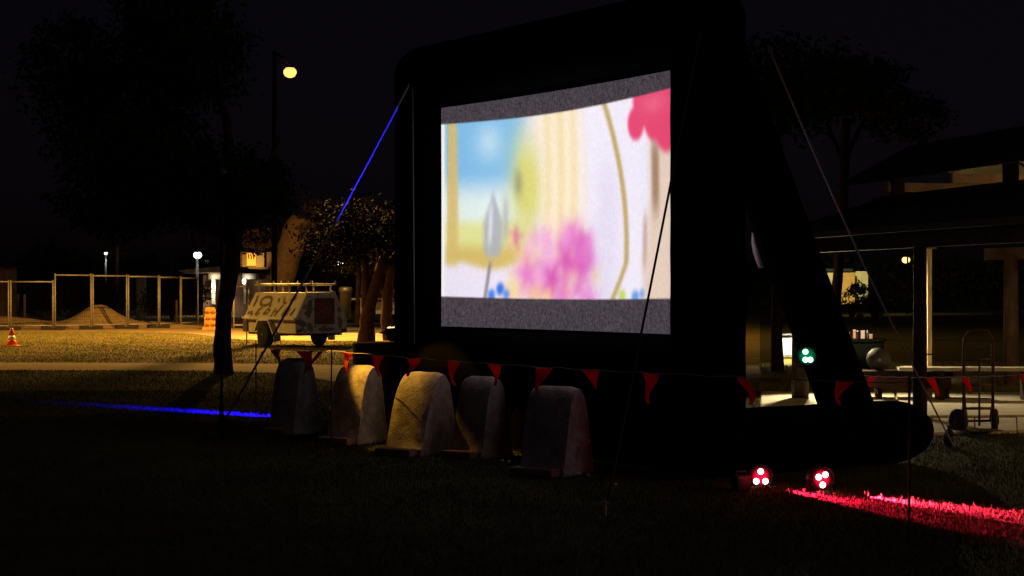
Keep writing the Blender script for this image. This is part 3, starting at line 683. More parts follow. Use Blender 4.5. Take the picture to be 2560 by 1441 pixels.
def bollard(label, x, ytop, ybot, w, m):
    g_ = G(x, ybot); d = g_.y; hgt = (ybot - ytop) / F * d; r = w / F * d / 2
    o = MB().lathe([(r, -.1), (r, hgt * .985), (r * .85, hgt)], (0, 0, 0), 12).build('bollard', m, None, True); o.location = g_
    tag(o, label, 'bollard', 'pale posts at the building site')
bollard('short pale post, left of the pair at the far left', 45, 734, 806, 6, M_timber)
bollard('short yellowish post, right of the pair at the far left', 61.5, 736, 807, 6.5, M_sand)
bollard('single pale post near the right end of the fence', 441.5, 750, 806, 6.5, M_sand)

# timber pole
def pole(label, x, ytop, d, r, m, name='timber_pole'):
    top = P(x, ytop, d); t = thing(name, label, 'pole', (top.x, top.y, 0), 0)
    MB().tube([(0, 0, -.1), (0, 0, top.z * .5), (.03, 0, top.z)], [r, r * .92, r * .8], 10).build('shaft', m, t, True)
    MB().tube([(-.5, 0, top.z - .4), (.5, 0, top.z - .4)], .03, 6).build('crossarm', m, t); return t
pole('tall brown timber pole standing behind the sand mound', 291, 614, 84, .11, M_timber)
pole('thin dark pole behind the right half of the fence', 427, 642, 90, .06, M_timber_dark)

# orange water barrier
ob = thing('barrier', 'bright orange plastic barrier with dark dimples beside the tree trunk', 'barrier', G(525, 824), R(12))
bb = MB()
prof = [(-.30, 0), (-.30, .05), (-.22, .14), (-.20, .38), (-.24, .42), (-.20, .46), (-.19, .72), (-.15, .80), (.15, .80), (.19, .72), (.20, .46), (.24, .42), (.20, .38), (.22, .14), (.30, .05), (.30, 0)]
bb.prism([Vector((x * 1.0, 0, z)) for x, z in prof], (0, -.28, 0), (0, .28, 0)); bb.build('shell', M_orange, ob, bevel=.02)
for i in range(2):
    for j in range(3):
        MB().lathe([(.085, 0), (.075, .012), (.001, .013)], (-.11 + .20 * i + (.03 if j % 2 else 0), -.281, .16 + .23 * j), 14, Matrix.Rotation(R(90), 3, 'X') @ Matrix.Diagonal((1.15, .75, 1))).build('dimple', mat('dimple_brown', (.20, .055, .012), .7), ob, True)
for k in (-1, 1): MB().box((k * .2, 0, .01), (.16, .62, .05)).build('foot', M_orange, ob)

# traffic cone
tc_ = thing('traffic_cone', 'orange traffic cone on the grass at the left edge', 'cone', G(29, 866), 0)
MB().box((0, 0, .02), (.34, .34, .04)).build('base', M_cone, tc_, bevel=.02)
MB().lathe([(.135, .035), (.11, .14), (.102, .17)], n=20).build('lower_cone', M_cone, tc_, True)
MB().lathe([(.103, .17), (.078, .28)], n=20).build('band', M_conew, tc_, True)
MB().lathe([(.078, .28), (.035, .47), (.028, .475)], n=20).build('tip', M_cone, tc_, True)

# ------------------------------------------------------------------ trailer
EW = Vector((.79, .613, 0)); EL = Vector((-.613, .79, 0))
tr_o = Vector(((738 - 1280) / F * 42.8, 42.8, 0))
tl = thing('box_trailer', 'painted box trailer with sloped sides and roof rack parked on the grass', 'trailer', tr_o, math.atan2(EW.y, EW.x))
# local: x across (0..1.5), y along (0..2.6)
TW, TL_, Zf, Zw, Zt = 1.5, 2.6, .36, .72, 1.385
ins = .34
def graff(name, base, base2, ink, ink2, sc_, th):
    m = mat(name, base, .6, base2, 2.5); n = m.node_tree; b = n.nodes['Principled BSDF']
    src = b.inputs['Base Color'].links[0].from_socket; tc = n.nodes.new('ShaderNodeTexCoord')
    t = n.nodes.new('ShaderNodeTexNoise'); t.inputs['Scale'].default_value = sc_; t.inputs['Detail'].default_value = 2.0; t.inputs['Distortion'].default_value = 1.2
    r = n.nodes.new('ShaderNodeValToRGB'); r.color_ramp.elements[0].position = th; r.color_ramp.elements[1].position = th + .03
    r.color_ramp.elements[0].color = (0, 0, 0, 1); r.color_ramp.elements[1].color = (1, 1, 1, 1)
    t2 = n.nodes.new('ShaderNodeTexNoise'); t2.inputs['Scale'].default_value = 3
    cr = n.nodes.new('ShaderNodeValToRGB'); cr.color_ramp.elements[0].color = (*ink, 1); cr.color_ramp.elements[1].color = (*ink2, 1); cr.color_ramp.elements[0].position = .45; cr.color_ramp.elements[1].position = .55
    mx = n.nodes.new('ShaderNodeMix'); mx.data_type = 'RGBA'
    n.links.new(tc.outputs['Object'], t.inputs['Vector']); n.links.new(tc.outputs['Object'], t2.inputs['Vector']); n.links.new(t.outputs['Fac'], r.inputs[0]); n.links.new(t2.outputs['Fac'], cr.inputs[0])
    n.links.new(r.outputs[0], mx.inputs['Factor']); n.links.new(src, mx.inputs['A']); n.links.new(cr.outputs[0], mx.inputs['B']); n.links.new(mx.outputs['Result'], b.inputs['Base Color'])
    return m
M_tside = mat('trailer_cream', (.62, .57, .46), .6, (.74, .70, .58), 4)
M_tend = graff('trailer_painted_end', (.40, .44, .43), (.50, .54, .52), (.17, .12, .12), (.20, .22, .20), 5.5, .57)
M_ink = mat('ink_olive', (.16, .13, .05), .7, (.22, .17, .07), 8); M_ink2 = mat('ink_ochre', (.30, .20, .08), .7, (.24, .17, .08), 8)
tub = MB(); tub.prism([Vector((0, 0, Zf)), Vector((0, TL_, Zf)), Vector((0, TL_, Zw)), Vector((0, 0, Zw))], (0, 0, 0), (TW, 0, 0)); tub.build('tub', M_tside, tl, bevel=.008)
up = MB(); up.prism([Vector((-.015, 0, Zw)), Vector((TW + .015, 0, Zw)), Vector((TW - ins, 0, Zt)), Vector((ins, 0, Zt))], (0, .004, 0), (0, TL_ - .004, 0)); up.build('canopy', M_tside, tl, bevel=.006)
en = MB(); en.prism([Vector((.0, 0, Zf)), Vector((TW, 0, Zf)), Vector((TW, 0, Zw)), Vector((TW - ins, 0, Zt)), Vector((ins, 0, Zt)), Vector((0, 0, Zw))], (0, -.02, 0), (0, 0, 0)); en.build('tail_panel', M_tend, tl)
# mural panel on tail
M_mural = graff('mural_maroon', (.10, .028, .035), (.14, .04, .05), (.05, .02, .03), (.17, .08, .09), 9, .54)
mu = MB().box((.84, -.026, .92), (.58, .012, .66)); mu.build('mural', M_mural, tl)
for x, z, w_, h_, a_ in ((.40, .98, .16, .50, 8), (.17, .62, .34, .16, 20), (.42, .52, .14, .26, -25), (1.30, .62, .12, .30, 0), (.9, .46, .5, .10, 0), (.30, .86, .10, .10, 0), (1.27, .95, .10, .16, 0)):
    b = MB().lathe([(.5, 0), (.42, .006), (.001, .007)], (x, -.021, z), 14, Matrix.Rotation(R(a_), 3, 'Y') @ Matrix.Rotation(R(90), 3, 'X') @ Matrix.Diagonal((w_, h_, 1))); b.build('painted_leaf', mat('painted_leaf', (.17, .13, .13), .7, (.14, .15, .14), 7), tl)
# painted marks on the sloped side : slope coords (y along from front, t up slope)
def slope_pt(y, t, off=.006):
    a = Vector((-.015, 0, Zw)); b = Vector((ins, 0, Zt)); n_ = Vector((-(Zt - Zw), 0, ins + .015)).normalized()
    p = a.lerp(b, t) + n_ * off; p.y = y; return p
def stroke(pts, w, m, name='painted_stroke'):
    b = MB(); P_ = [Vector((p[0], p[1], 0)) for p in pts]; k = len(P_)
    for i in range(k):
        d_ = (P_[min(i + 1, k - 1)] - P_[max(i - 1, 0)]).normalized(); nn = Vector((-d_.y, d_.x, 0)) * w / 2
        for q_ in (P_[i] - nn, P_[i] + nn): b.v.append(tuple(slope_pt(TL_ - q_.x, q_.y / .76)))
    b.f = [(2 * i, 2 * i + 1, 2 * i + 3, 2 * i + 2) for i in range(k - 1)]
    for f in (): pass
    o = b.build(name, m, tl); so_ = o.modifiers.new('thick', 'SOLIDIFY'); so_.thickness = .004; return o
# row 1: J-like hook, ring, note, strokes ; row 2: slanted letter-like strokes (coordinates: metres from front, metres up the slope)
stroke([(.22, .66), (.26, .50), (.24, .34)], .09, M_ink)
ring = [(.78 + .27 * math.cos(a), .50 + .13 * math.sin(a)) for a in [i * 2 * math.pi / 18 for i in range(19)]]; stroke(ring, .085, M_ink)
for pts, w_, m_ in (([(1.36, .60), (1.44, .48)], .08, M_ink2), ([(1.62, .62), (1.70, .46), (1.84, .45)], .07, M_ink2), ([(2.0, .50), (2.2, .62)], .12, M_ink), ([(1.06, .40), (1.12, .33)], .09, M_ink2),
                   ([(.12, .14), (.28, .18), (.36, .08)], .09, M_ink), ([(.52, .10), (.62, .26), (.74, .30)], .08, M_ink), ([(.60, .08), (.72, .16)], .07, M_ink2), ([(.92, .12), (1.06, .28), (1.2, .24), (1.1, .14), (.94, .13)], .07, M_ink), ([(1.36, .06), (1.44, .30)], .08, M_ink2), ([(1.52, .08), (1.74, .40)], .07, M_ink), ([(1.42, .20), (1.64, .22)], .05, M_ink2), ([(1.88, .10), (1.98, .30), (2.16, .28), (2.1, .12), (1.9, .09)], .08, M_ink2), ([(2.3, .1), (2.4, .3)], .10, M_ink)):
    stroke(pts, w_, m_)
no = MB(); 
for y, t in ((1.18, .78), (1.50, .78), (1.42, .98), (1.12, .98)): no.v.append(tuple(slope_pt(TL_ - y, t, .012)))
no.f = [(0, 1, 2, 3)]; o = no.build('paper_notice', mat('paper', (.82, .78, .66), .8), tl); sx = o.modifiers.new('thick', 'SOLIDIFY'); sx.thickness = .004
d_ = MB(); d_.v = [tuple(slope_pt(TL_ - y, t, .018)) for y, t in ((1.30, .87), (1.34, .87), (1.34, .90), (1.30, .90))]; d_.f = [(0, 1, 2, 3)]; d_.build('notice_mark', M_black, tl)
# waist moulding, side tray gap
MB().box((-.03, TL_ / 2, Zw + .005), (.05, TL_ + .02, .04)).build('waist_rail', M_white, tl)
for i in range(4): MB().box((-.012, .28 + .66 * i, Zw - .075), (.02, .58, .05)).build('vent_slot', mat('slot_brown', (.07, .04, .03), .8), tl)
MB().box((-.02, TL_ - .12, .52), (.05, .2, .3)).build('tool_box', mat('dark_grey', (.10, .11, .12), .6), tl)
# rack
rk = MB()
for x in (ins + .05, TW - ins - .05):
    rk.tube([(x, -.12, Zt + .20), (x, TL_ + .12, Zt + .20)], .025, 8)
    for y in (.12, .95, 1.7, 2.5): rk.tube([(x, y, Zt - .02), (x, y, Zt + .20)], .022, 8)
rk.build('roof_rack', M_steel, tl, True)
for y in (-.10, 1.0, 1.75, 2.6):
    MB().tube([(ins + .05, y, Zt + .215), (TW - ins - .05, y, Zt + .215)], .018, 8).build('crossbar', M_steel, tl)
    for x in (ins + .05, TW - ins - .05): MB().tube([(x, y, Zt + .2), (x, y, Zt + .30)], .014, 6).build('rack_pin', M_white, tl)
MB().box((TW / 2, -.012, Zt + .022), (TW - 2 * ins - .02, .05, .03)).build('top_trim', M_white, tl)
for x in (-.02, TW + .02):
    sgn = -1 if x < 0 else 1
    wp = thing.__wrapped__ if False else None
    w_ = MB().lathe([(.17, -.10), (.27, -.10), (.30, -.07), (.30, .07), (.27, .10), (.17, .10)], (x + sgn * .02, 1.4, .30), 24, Matrix.Rotation(R(90), 3, 'Y')).build('wheel', M_tyre, tl, True)
    MB().lathe([(.168, -.06), (.15, -.085), (.06, -.07), (.05, -.11), (.001, -.115)] if sgn < 0 else [(.001, .115), (.05, .11), (.06, .07), (.15, .085), (.168, .06)], (x + sgn * .02, 1.4, .30), 20, Matrix.Rotation(R(90), 3, 'Y')).build('rim', M_rim, w_, True)
    fd = MB(); yo = 1.4
    fpts = [Vector((0, yo - .62, .22)), Vector((0, yo - .26, .70)), Vector((0, yo + .26, .70)), Vector((0, yo + .48, .40)), Vector((0, yo + .43, .40)), Vector((0, yo + .24, .665)), Vector((0, yo - .24, .665)), Vector((0, yo - .57, .22))]
    fd.prism(fpts, (x - .11 if sgn < 0 else x - .06, 0, 0), (x + .06 if sgn < 0 else x + .14, 0, 0)); fd.build('mudguard', M_tside, tl)
    MB().box((x + sgn * .03, yo - .60, .24), (.20, .015, .16)).build('mud_flap', M_steel, tl)
MB().tube([(0, 1.4, .30), (TW, 1.4, .30)], .03, 8).build('axle', M_blackm, tl)
MB().box((TW / 2, TL_ / 2, Zf - .03), (TW - .2, TL_ - .1, .05)).build('chassis', M_blackm, tl)
for x in (.05, .40):
    MB().tube([(x, TL_ - .05, Zf), (x, TL_ - .05, .03)], .016, 6).build('stabiliser_leg', M_rim, tl)
MB().lathe([(.16, 0), (.15, .03), (.05, .045)], (.20, TL_ - .05, .0), 16).build('stabiliser_foot', M_blackm, tl)
MB().tube([(.4, TL_, Zf), (TW / 2, TL_ + 1.1, Zf), (TW - .4, TL_, Zf)], .035, 8).build('drawbar', M_blackm, tl)
MB().box((.10, -.022, .43), (.12, .02, .08)).build('tail_light', mat('tail_red', (.25, .02, .02), .3), tl); MB().box((TW - .10, -.022, .43), (.12, .02, .08)).build('tail_light', bpy.data.materials['tail_red'], tl)
# dark bin right of trailer
wb = thing('wheelie_bin', 'black round bin just right of the trailer', 'bin', G(864, 830), 0)
MB().lathe([(.16, 0), (.21, .9), (.24, .92), (.24, 1.0), (.20, 1.08), (.001, 1.10)], (0, 0, .45), 20).build('body', M_black, wb, True); MB().tube([(0, 0, 0), (0, 0, .46)], .05, 8).build('post', M_blackm, wb)

# ------------------------------------------------------------------ low building with lit bands (left)
bd = 92.0
B0 = P(560, 0, bd); B0.z = 0
bl = thing('low_building', 'low flat-roofed building with a lit curved fascia behind the fence', 'building', B0, 0)
def L(x, y): q = P(x, y, bd); return Vector((q.x - B0.x, 0, q.z))
def lbox(name, x0, x1, y0, y1, dep, off, m, parent=None):
    a = L(x0, y1); b = L(x1, y0); return MB().box(((a.x + b.x) / 2, off + dep / 2, (a.z + b.z) / 2), (b.x - a.x, dep, b.z - a.z)).build(name, m, parent or bl)
a_ = L(500, 0).x; b_ = L(700, 0).x
MB().box(((a_ + b_) / 2, 2.9, 1.1), (b_ - a_, 4, 2.2)).build('wall', M_wallb, bl)
rf = MB(); p0, p1, p2, p3 = L(454, 676), L(585, 665), L(585, 680), L(470, 684)
rf.prism([p3, p2, p1, p0], (0, -1.2, 0), (0, 5, 0)); rf.build('roof', M_timber, bl)
rf2 = MB(); rf2.prism([L(585, 684), L(700, 684), L(700, 674), L(585, 672)], (0, -1.0, 0), (0, 5, 0)); rf2.build('roof', M_timber_dark, bl)
for xc, w_ in ((538, 46), (622, 42)):
    c_ = L(xc, 691); rr = w_ / 2 / F * bd
    b = MB().lathe([(rr, L(0, 698).z), (rr, L(0, 683).z)], (c_.x, .6, 0), 28); b.build('curved_fascia', M_white, bl, True)
lbox('column', 528, 537, 699, 760, .22, .12, M_white); lbox('column', 608, 614, 699, 760, .15, .12, mat('col_dim', (.4, .36, .3), .7))
for k, y in enumerate((712, 722, 734)): lbox('column_joint', 527.6, 537.4, y, y + 1, .24, .11, M_timber_dark)
lbox('window', 548, 575, 705, 735, .05, .88, M_glass); lbox('door', 505, 520, 702, 750, .05, .88, M_timber_dark); lbox('rail', 500, 556, 719, 721, .06, -.4, M_timber)
q = L(532, 699); dl = lbox('downlight', 530.5, 534.5, 698.5, 700.5, .12, -.06, emit('downlight_glow', (1, .85, .6), 8))
lp = B0 + Vector((q.x, -.25, q.z - .02)); spot(None, lp, lp + Vector((0, .12, -1)), 160, (1, .82, .55), 120, .5, .05); point(lp + Vector((0, -.35, .12)), 26, (1, .82, .5), .1)
q = L(611, 703); MB().lathe([(.02, -.16), (.09, -.10), (.10, .06), (.03, .14)], (q.x, -.12, q.z), 12).build('wall_lamp', emit('wall_lamp_glow', (1, .85, .6), 6), bl, True); point(B0 + Vector((q.x, -.45, q.z + .12)), 16, (1, .85, .55), .06)
# tall lit wall behind
hb_ = thing('tall_building', 'tall building with an orange floodlit wall panel behind the tree', 'building', P(636, 0, 110) * 1, 0); hb_.location.z = 0
def L2(x, y): q = P(x, y, 110); return Vector((q.x - hb_.location.x, 0, q.z))
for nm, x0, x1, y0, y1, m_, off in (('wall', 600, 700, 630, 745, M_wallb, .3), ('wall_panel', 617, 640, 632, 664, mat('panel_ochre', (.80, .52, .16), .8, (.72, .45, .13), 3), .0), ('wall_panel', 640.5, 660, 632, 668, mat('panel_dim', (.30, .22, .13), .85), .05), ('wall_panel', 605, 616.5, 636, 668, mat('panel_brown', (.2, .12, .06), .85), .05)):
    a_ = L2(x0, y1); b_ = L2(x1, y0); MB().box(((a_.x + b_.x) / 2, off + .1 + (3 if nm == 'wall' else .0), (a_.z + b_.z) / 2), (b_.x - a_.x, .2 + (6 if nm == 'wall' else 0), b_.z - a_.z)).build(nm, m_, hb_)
for k in range(3): 
    a_ = L2(621 + 6 * k, 634); MB().tube([(a_.x, -.06, a_.z - .05), (a_.x + .05, -.06, a_.z - .35)], .03, 6).build('rib', M_timber_dark, hb_)
fp = hb_.location + Vector((L2(628, 0).x, -1.6, L2(0, 672).z)); MB().box((L2(628, 0).x, -1.7, L2(0, 672).z - .1), (.3, .2, .2)).build('floodlight', M_blackm, hb_)
MB().tube([(L2(628, 0).x, -1.7, 0), (L2(628, 0).x, -1.7, L2(0, 672).z - .1)], .05, 8).build('floodlight_post', M_blackm, hb_)
spot(None, fp + Vector((0, 0, .1)), hb_.location + L2(629, 645), 260, (1, .6, .15), 75, .5, .05)
# shed corner at the far left edge
sh = thing('shed', 'corner of a small brown shed at the left edge', 'shed', P(-30, 0, 75), 0); sh.location.z = 0
zz = P(0, 668, 75).z; MB().box((0, 1, zz / 2), (1.35, 2, zz)).build('wall', M_timber, sh); rz_ = MB().box((0, 1, zz + .06), (1.6, 2.4, .10)); rz_.build('roof', M_timber_dark, sh)
# cream utility cabinet seen through fence
uc = thing('utility_cabinet', 'tall pale cabinet behind the middle of the fence', 'cabinet', P(353, 0, 82), 0); uc.location.z = 0
MB().box((0, 0, 1.05), (.42, .4, 2.1)).build('body', M_ceil, uc, bevel=.02); MB().box((.0, -.206, 1.1), (.34, .012, 1.7)).build('door', M_wallc, uc)

# ------------------------------------------------------------------ parked ute far behind, street details
ut = thing('parked_van', 'dim parked vehicle on the road behind the tree trunks', 'vehicle', G(950, 806), R(8))
MB().prism([Vector((-.85, 0, .35)), Vector((.85, 0, .35)), Vector((.88, 0, .85)), Vector((.70, 0, 1.45)), Vector((-.70, 0, 1.45)), Vector((-.88, 0, .85))], (0, -.1, 0), (0, 4.2, 0)).build('body', mat('van_grey', (.22, .22, .20), .4), ut, bevel=.04)
MB().prism([Vector((-.72, 0, .90)), Vector((.72, 0, .90)), Vector((.60, 0, 1.36)), Vector((-.60, 0, 1.36))], (0, -.115, 0), (0, -.10, 0)).build('windscreen', M_glass, ut)
MB().box((0, -.16, .45), (1.7, .12, .16)).build('bumper', M_white, ut)
for x in (-.8, .8):
    for y in (.7, 3.4): MB().lathe([(.2, -.1), (.32, -.1), (.32, .1), (.2, .1)], (x, y, .32), 18, Matrix.Rotation(R(90), 3, 'Y')).build('wheel', M_tyre, ut, True)
    MB().lathe([(.09, 0), (.08, .02), (.001, .03)], (x * .8, -.105, .68), 12, Matrix.Rotation(R(90), 3, 'X')).build('headlight', M_conew, ut, True)
gs = thing('guide_rail', 'low pale rail running behind the tree trunks', 'rail', G(885, 812), 0)
MB().box((.3, 0, 1.05), (2.6, .06, .08)).build('rail', M_ceil, gs)
for x in (-.8, .3, 1.4): MB().box((x, 0, .5), (.08, .08, 1.04)).build('post', M_ceil, gs)

# ------------------------------------------------------------------ picnic shelter on the right
AE = Vector((.227, -.974, 0)); BE = Vector((.974, .227, 0)); AO = Vector((3.87, 22.8, 0))
sl = thing('picnic_shelter', 'dark two-tier corrugated roof picnic shelter on round timber posts', 'shelter', AO, 0)
def SP(a, b, z): return AE * a + BE * b + Zc * z
def corr(name, a0, a1, b0_, z0, b1_, z1, m):
    b = MB(); n = int((a1 - a0) / .019)
    for i in range(n + 1):
        a = a0 + (a1 - a0) * i / n; dz = .012 * math.sin(i * .019 / .076 * 2 * math.pi)
        b.v += [tuple(SP(a, b0_, z0 + dz)), tuple(SP(a, b1_, z1 + dz))]
    b.f = [(2 * i, 2 * i + 2, 2 * i + 3, 2 * i + 1) for i in range(n)]
    return b.build(name, m, sl, True)
corr('lower_roof', -.6, 7.2, -.25, 2.20, 1.35, 2.72, M_roof)
corr('lower_roof', -3.0, 7.2, 4.6, 2.20, 3.0, 2.72, M_roof)
corr('upper_roof', -1.4, 7.2, 1.05, 2.93, 2.2, 3.53, M_roof)
corr('upper_roof', -1.4, 7.2, 3.35, 2.93, 2.2, 3.53, M_roof)
def beam(name, a0, b0_, z0, a1, b1_, z1, w_, h_, m, parent=None):
    p = SP(a0, b0_, z0); q = SP(a1, b1_, z1); d = (q - p); dn = d.normalized(); sd_ = dn.cross(Zc).normalized() * w_ / 2; upv = sd_.cross(dn).normalized() * h_ / 2
    return MB().prism([p - sd_ - upv, p + sd_ - upv, p + sd_ + upv, p - sd_ + upv], (0, 0, 0), d).build(name, m, parent or sl)
beam('eave_beam', -.4, .0, 2.06, 7.2, .0, 2.06, .12, .20, M_timber_dark)
beam('eave_beam', -3.0, 4.3, 2.02, 7.2, 4.3, 2.02, .12, .18, M_timber)
beam('gutter', -.6, -.30, 2.165, 7.2, -.30, 2.165, .09, .07, M_roof)
beam('upper_beam', -.5, 1.25, 2.66, 7.2, 1.25, 2.66, .10, .16, M_timber_dark)
beam('upper_beam', -1.0, 3.1, 2.74, 7.2, 3.1, 2.74, .10, .24, M_timber)
beam('ridge_beam', -1.2, 2.2, 3.42, 7.2, 2.2, 3.42, .08, .14, M_timber)
for a in (-.3, 1.6, 3.5, 5.4): 
    beam('rafter', a, .0, 2.20, a, 1.30, 2.64, .06, .10, M_timber_dark); beam('rafter', a, 4.3, 2.22, a, 3.05, 2.62, .06, .10, M_timber)
    beam('tie_beam', a + .2, 1.2, 2.86, a + .2, 3.15, 2.86, .07, .12, M_timber)
for a0 in (-1.3, .7, 2.7, 4.7):
    b = MB(); b.add([SP(a0, 3.2, 2.93), SP(a0 + 1.9, 3.2, 2.93), SP(a0 + 1.9, 2.3, 3.41), SP(a0, 2.3, 3.41)], [(0, 1, 2, 3)]); o = b.build('ceiling_panel', M_ceil, sl); sx = o.modifiers.new('t', 'SOLIDIFY'); sx.thickness = .015
for a, b_, r, m_ in ((3.4, -.02, .078, M_timber_dark), (-.2, .03, .11, M_timber_dark), (6.9, .03, .12, M_timber_dark), (-2.1, 4.2, .11, M_timber), (1.5, 4.25, .11, M_timber)):
    MB().tube([SP(a, b_, -.1), SP(a, b_, 1.0), SP(a, b_, 2.0)], [r * 1.05, r, r * .95], 16).build('post', m_, sl, True)
for a, b_ in ((3.15, 1.25), (.2, 1.25), (6.6, 1.25), (.2, 3.1), (3.6, 3.1)):
    o = MB().box((0, 0, 2.83), (.15, .15, .36)).build('clerestory_post', M_timber_dark, sl); o.location = SP(a, b_, 0)
# the lit slim post just behind
lpst = thing('lit_post', 'slim pale post brightly lit orange beside the dark shelter post', 'post', G(2323, 1002), 0)
lh = P(0, 622, lpst.location.y).z
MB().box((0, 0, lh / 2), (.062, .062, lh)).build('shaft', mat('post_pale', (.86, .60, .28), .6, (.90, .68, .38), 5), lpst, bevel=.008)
MB().box((0, 0, lh + .02), (.16, .16, .04)).build('cap', M_timber, lpst); MB().box((0, 0, .02), (.16, .16, .04)).build('foot_plate', M_steel, lpst)
MB().tube([(-.034, -.034, .62), (.034, -.034, .62), (.034, .034, .62), (-.034, .034, .62), (-.034, -.034, .62)], .012, 6).build('cable_tie', M_black, lpst)
# shelter lamp (warm) and unseen lamp added to the right to light the slim post
lamp_p = AO + SP(3.0, 2.75, 2.62)
fx = MB().lathe([(.10, .0), (.12, -.03), (.10, -.09), (.001, -.10)], tuple(SP(3.0, 2.75, 2.74)), 18).build('ceiling_lamp', emit('shelter_lamp_glow', (1, .7, .35), 2.0), sl, True)
point(lamp_p, 40, (1, .62, .28), .08)
street_lamp('unseen low orange lamp added right of the shelter to light the slim post', Vector((13.0, 14.6, 2.9)), -.6, 1800, SODIUM, (1, .42, .10), 1.9, .22, spotdeg=176)

# bench : long seat with pale slats
bn = thing('park_bench', 'long low bench with pale top right of the hand truck', 'bench', G(2330, 1005), R(-6))
for k in range(3): MB().box((1.05, -.14 + .14 * k, .44), (3.0, .125, .045)).build('slat', M_slab, bn, bevel=.006)
for x in (.10, 1.2, 2.3):
    b = MB().box((x, 0, .21), (.07, .40, .42)); b.build('leg', M_timber_dark, bn)
# dark low rail / trestle in front of stall
tb_ = thing('trestle_table', 'dark trestle table standing left of the shelter post', 'table', G(2200, 1000), R(-6))
MB().box((.25, 0, .36), (1.35, .5, .07)).build('table_top', M_timber_dark, tb_)
MB().box((.25, -.22, .25), (1.30, .03, .16)).build('apron', mat('apron_maroon', (.06, .02, .025), .8), tb_)
for x in (-.02, .85): MB().box((x, 0, .16), (.06, .4, .33)).build('leg', M_timber_dark, tb_)
gb = thing('cable_drum', 'round grey cable drum sitting on the dark trestle table', 'drum', G(2200, 1000) + Vector((-.02, 0, .395)), R(-6))
MB().lathe([(.15, -.12), (.15, -.10), (.09, -.09), (.09, .09), (.15, .10), (.15, .12)], (0, 0, .151), 24, Matrix.Rotation(R(90), 3, 'X')).build('spool', M_lampbody, gb, True); MB().tube([(0, -.15, .151), (0, .15, .151)], .02, 8).build('spindle', M_steel, gb)

# ------------------------------------------------------------------ stall with lit goods
st0 = G(2130, 968)
stl = thing('green_cabinet', 'dark green cabinet with goods on top behind the inflatable brace', 'cabinet', P(2160, 0, 25.5), R(4)); stl.location.z = 0
zt = P(0, 846, 25.5).z
MB().box((0, 0, zt / 2 + .04), (.46, .5, zt - .08)).build('body', M_green, stl, bevel=.01); MB().box((0, 0, zt - .02), (.52, .56, .04)).build('top', M_green, stl); MB().box((0, 0, .05), (.42, .46, .10)).build('plinth', M_black, stl)
MB().box((0, -.256, zt * .5), (.40, .012, zt * .78)).build('door', M_green, stl); MB().lathe([(.014, 0), (.012, .02), (.001, .025)], (.17, -.262, P(0, 915, 25.5).z), 10, Matrix.Rotation(R(90), 3, 'X')).build('knob', M_white, stl)
goods = [(2112, 828, 841, 12, (.80, .66, .30), 'cream paper bag at the left end of the stall goods'), (2121, 832, 846, 6, (.7, .5, .5), 'small pink carton on the cabinet'), (2134, 825, 846, 6, (.85, .36, .25), 'salmon and white carton on the cabinet'),
         (2143, 828, 846, 5, (.35, .36, .40), 'dark grey tin on the cabinet'), (2155, 827, 846, 9, (.82, .60, .45), 'peach coloured box on the cabinet'), (2168, 825, 846, 5, (.85, .83, .78), 'tall white bottle on the cabinet'), (2175, 836, 846, 8, (.62, .34, .24), 'small brown packet at the right end of the cabinet')]
for i, (x, y0, y1, w_, c_, lb) in enumerate(goods):
    p = P(x, 846, 25.4); hgt = (846 - y0) / F * 25.4; wd_ = w_ / F * 25.4
    if x < 2125: p = P(x, 846, 25.3)
    t = thing('goods_box', lb, 'goods', (p.x, p.y - (.0 if i % 2 else .06), zt), random.uniform(-.2, .2), 'goods on the green cabinet')
    mt = mat('goods', c_, .6, tuple(v * .85 for v in c_), 20)
    if 'bottle' in lb: MB().lathe([(wd_ * .5, 0), (wd_ * .55, hgt * .65), (wd_ * .25, hgt * .8), (wd_ * .25, hgt)], n=14).build('bottle_body', mt, t, True); MB().lathe([(wd_ * .3, 0), (wd_ * .3, .015)], (0, 0, hgt), 12).build('cap', M_rim, t)
    else:
        MB().box((0, 0, hgt / 2), (wd_, wd_ * .8, hgt), tap=.96).build('carton', mt, t, bevel=.004); MB().box((0, 0, hgt + .004), (wd_ * 1.04, wd_ * .84, .012)).build('lid', M_conew, t)
# lit stall banner seen between trunk and brace
bnr_p = P(1980, 0, 33.0); bnr_p.z = 0
bnr = thing('drinks_stall', 'small brightly lit stall counter with white red and yellow panels by the tree', 'stall', bnr_p, R(0))
def bz(y): return P(0, y, 33.0).z
def bpan(name, y0, y1, m_, x0=-.22, x1=.26, off=0): return MB().box(((x0 + x1) / 2, off, (bz(y0) + bz(y1)) / 2), (x1 - x0, .05, abs(bz(y0) - bz(y1)))).build(name, m_, bnr, bevel=.004)
bpan('back_panel', 845, 888, M_white); bpan('red_panel', 868, 888.5, mat('red_panel', (.75, .06, .05), .5), .06, .26, -.04); bpan('counter_front', 889, 911, mat('yellow_panel', (.85, .66, .16), .5), off=-.08)
MB().box((0, -.10, bz(913)), (.62, .26, .03)).build('shelf', M_white, bnr); bpan('price_strip', 889.5, 892, M_wallc, -.22, .26, -.11)
for k, y in enumerate((863, 868)): bpan('print_line', y, y + 1.5, M_black, -.03, .02, -.028)
for x in (-.24, .28): MB().box((x, .0, bz(845) / 2 + .1), (.04, .04, bz(845) + .2)).build('upright', M_steel, bnr)
MB().tube([(-.24, -.0, bz(836)), (.28, -.0, bz(836))], .02, 8).build('top_rail', M_steel, bnr)
MB().tube([(.0, -.0, bz(836)), (.0, -.38, bz(832))], .012, 8).build('lamp_arm', M_steel, bnr)
MB().lathe([(.02, -.05), (.045, -.03), (.05, .0)], (0, -.38, bz(832)), 12).build('lamp', emit('stall_lamp_glow', (1, .9, .7), 3), bnr, True)
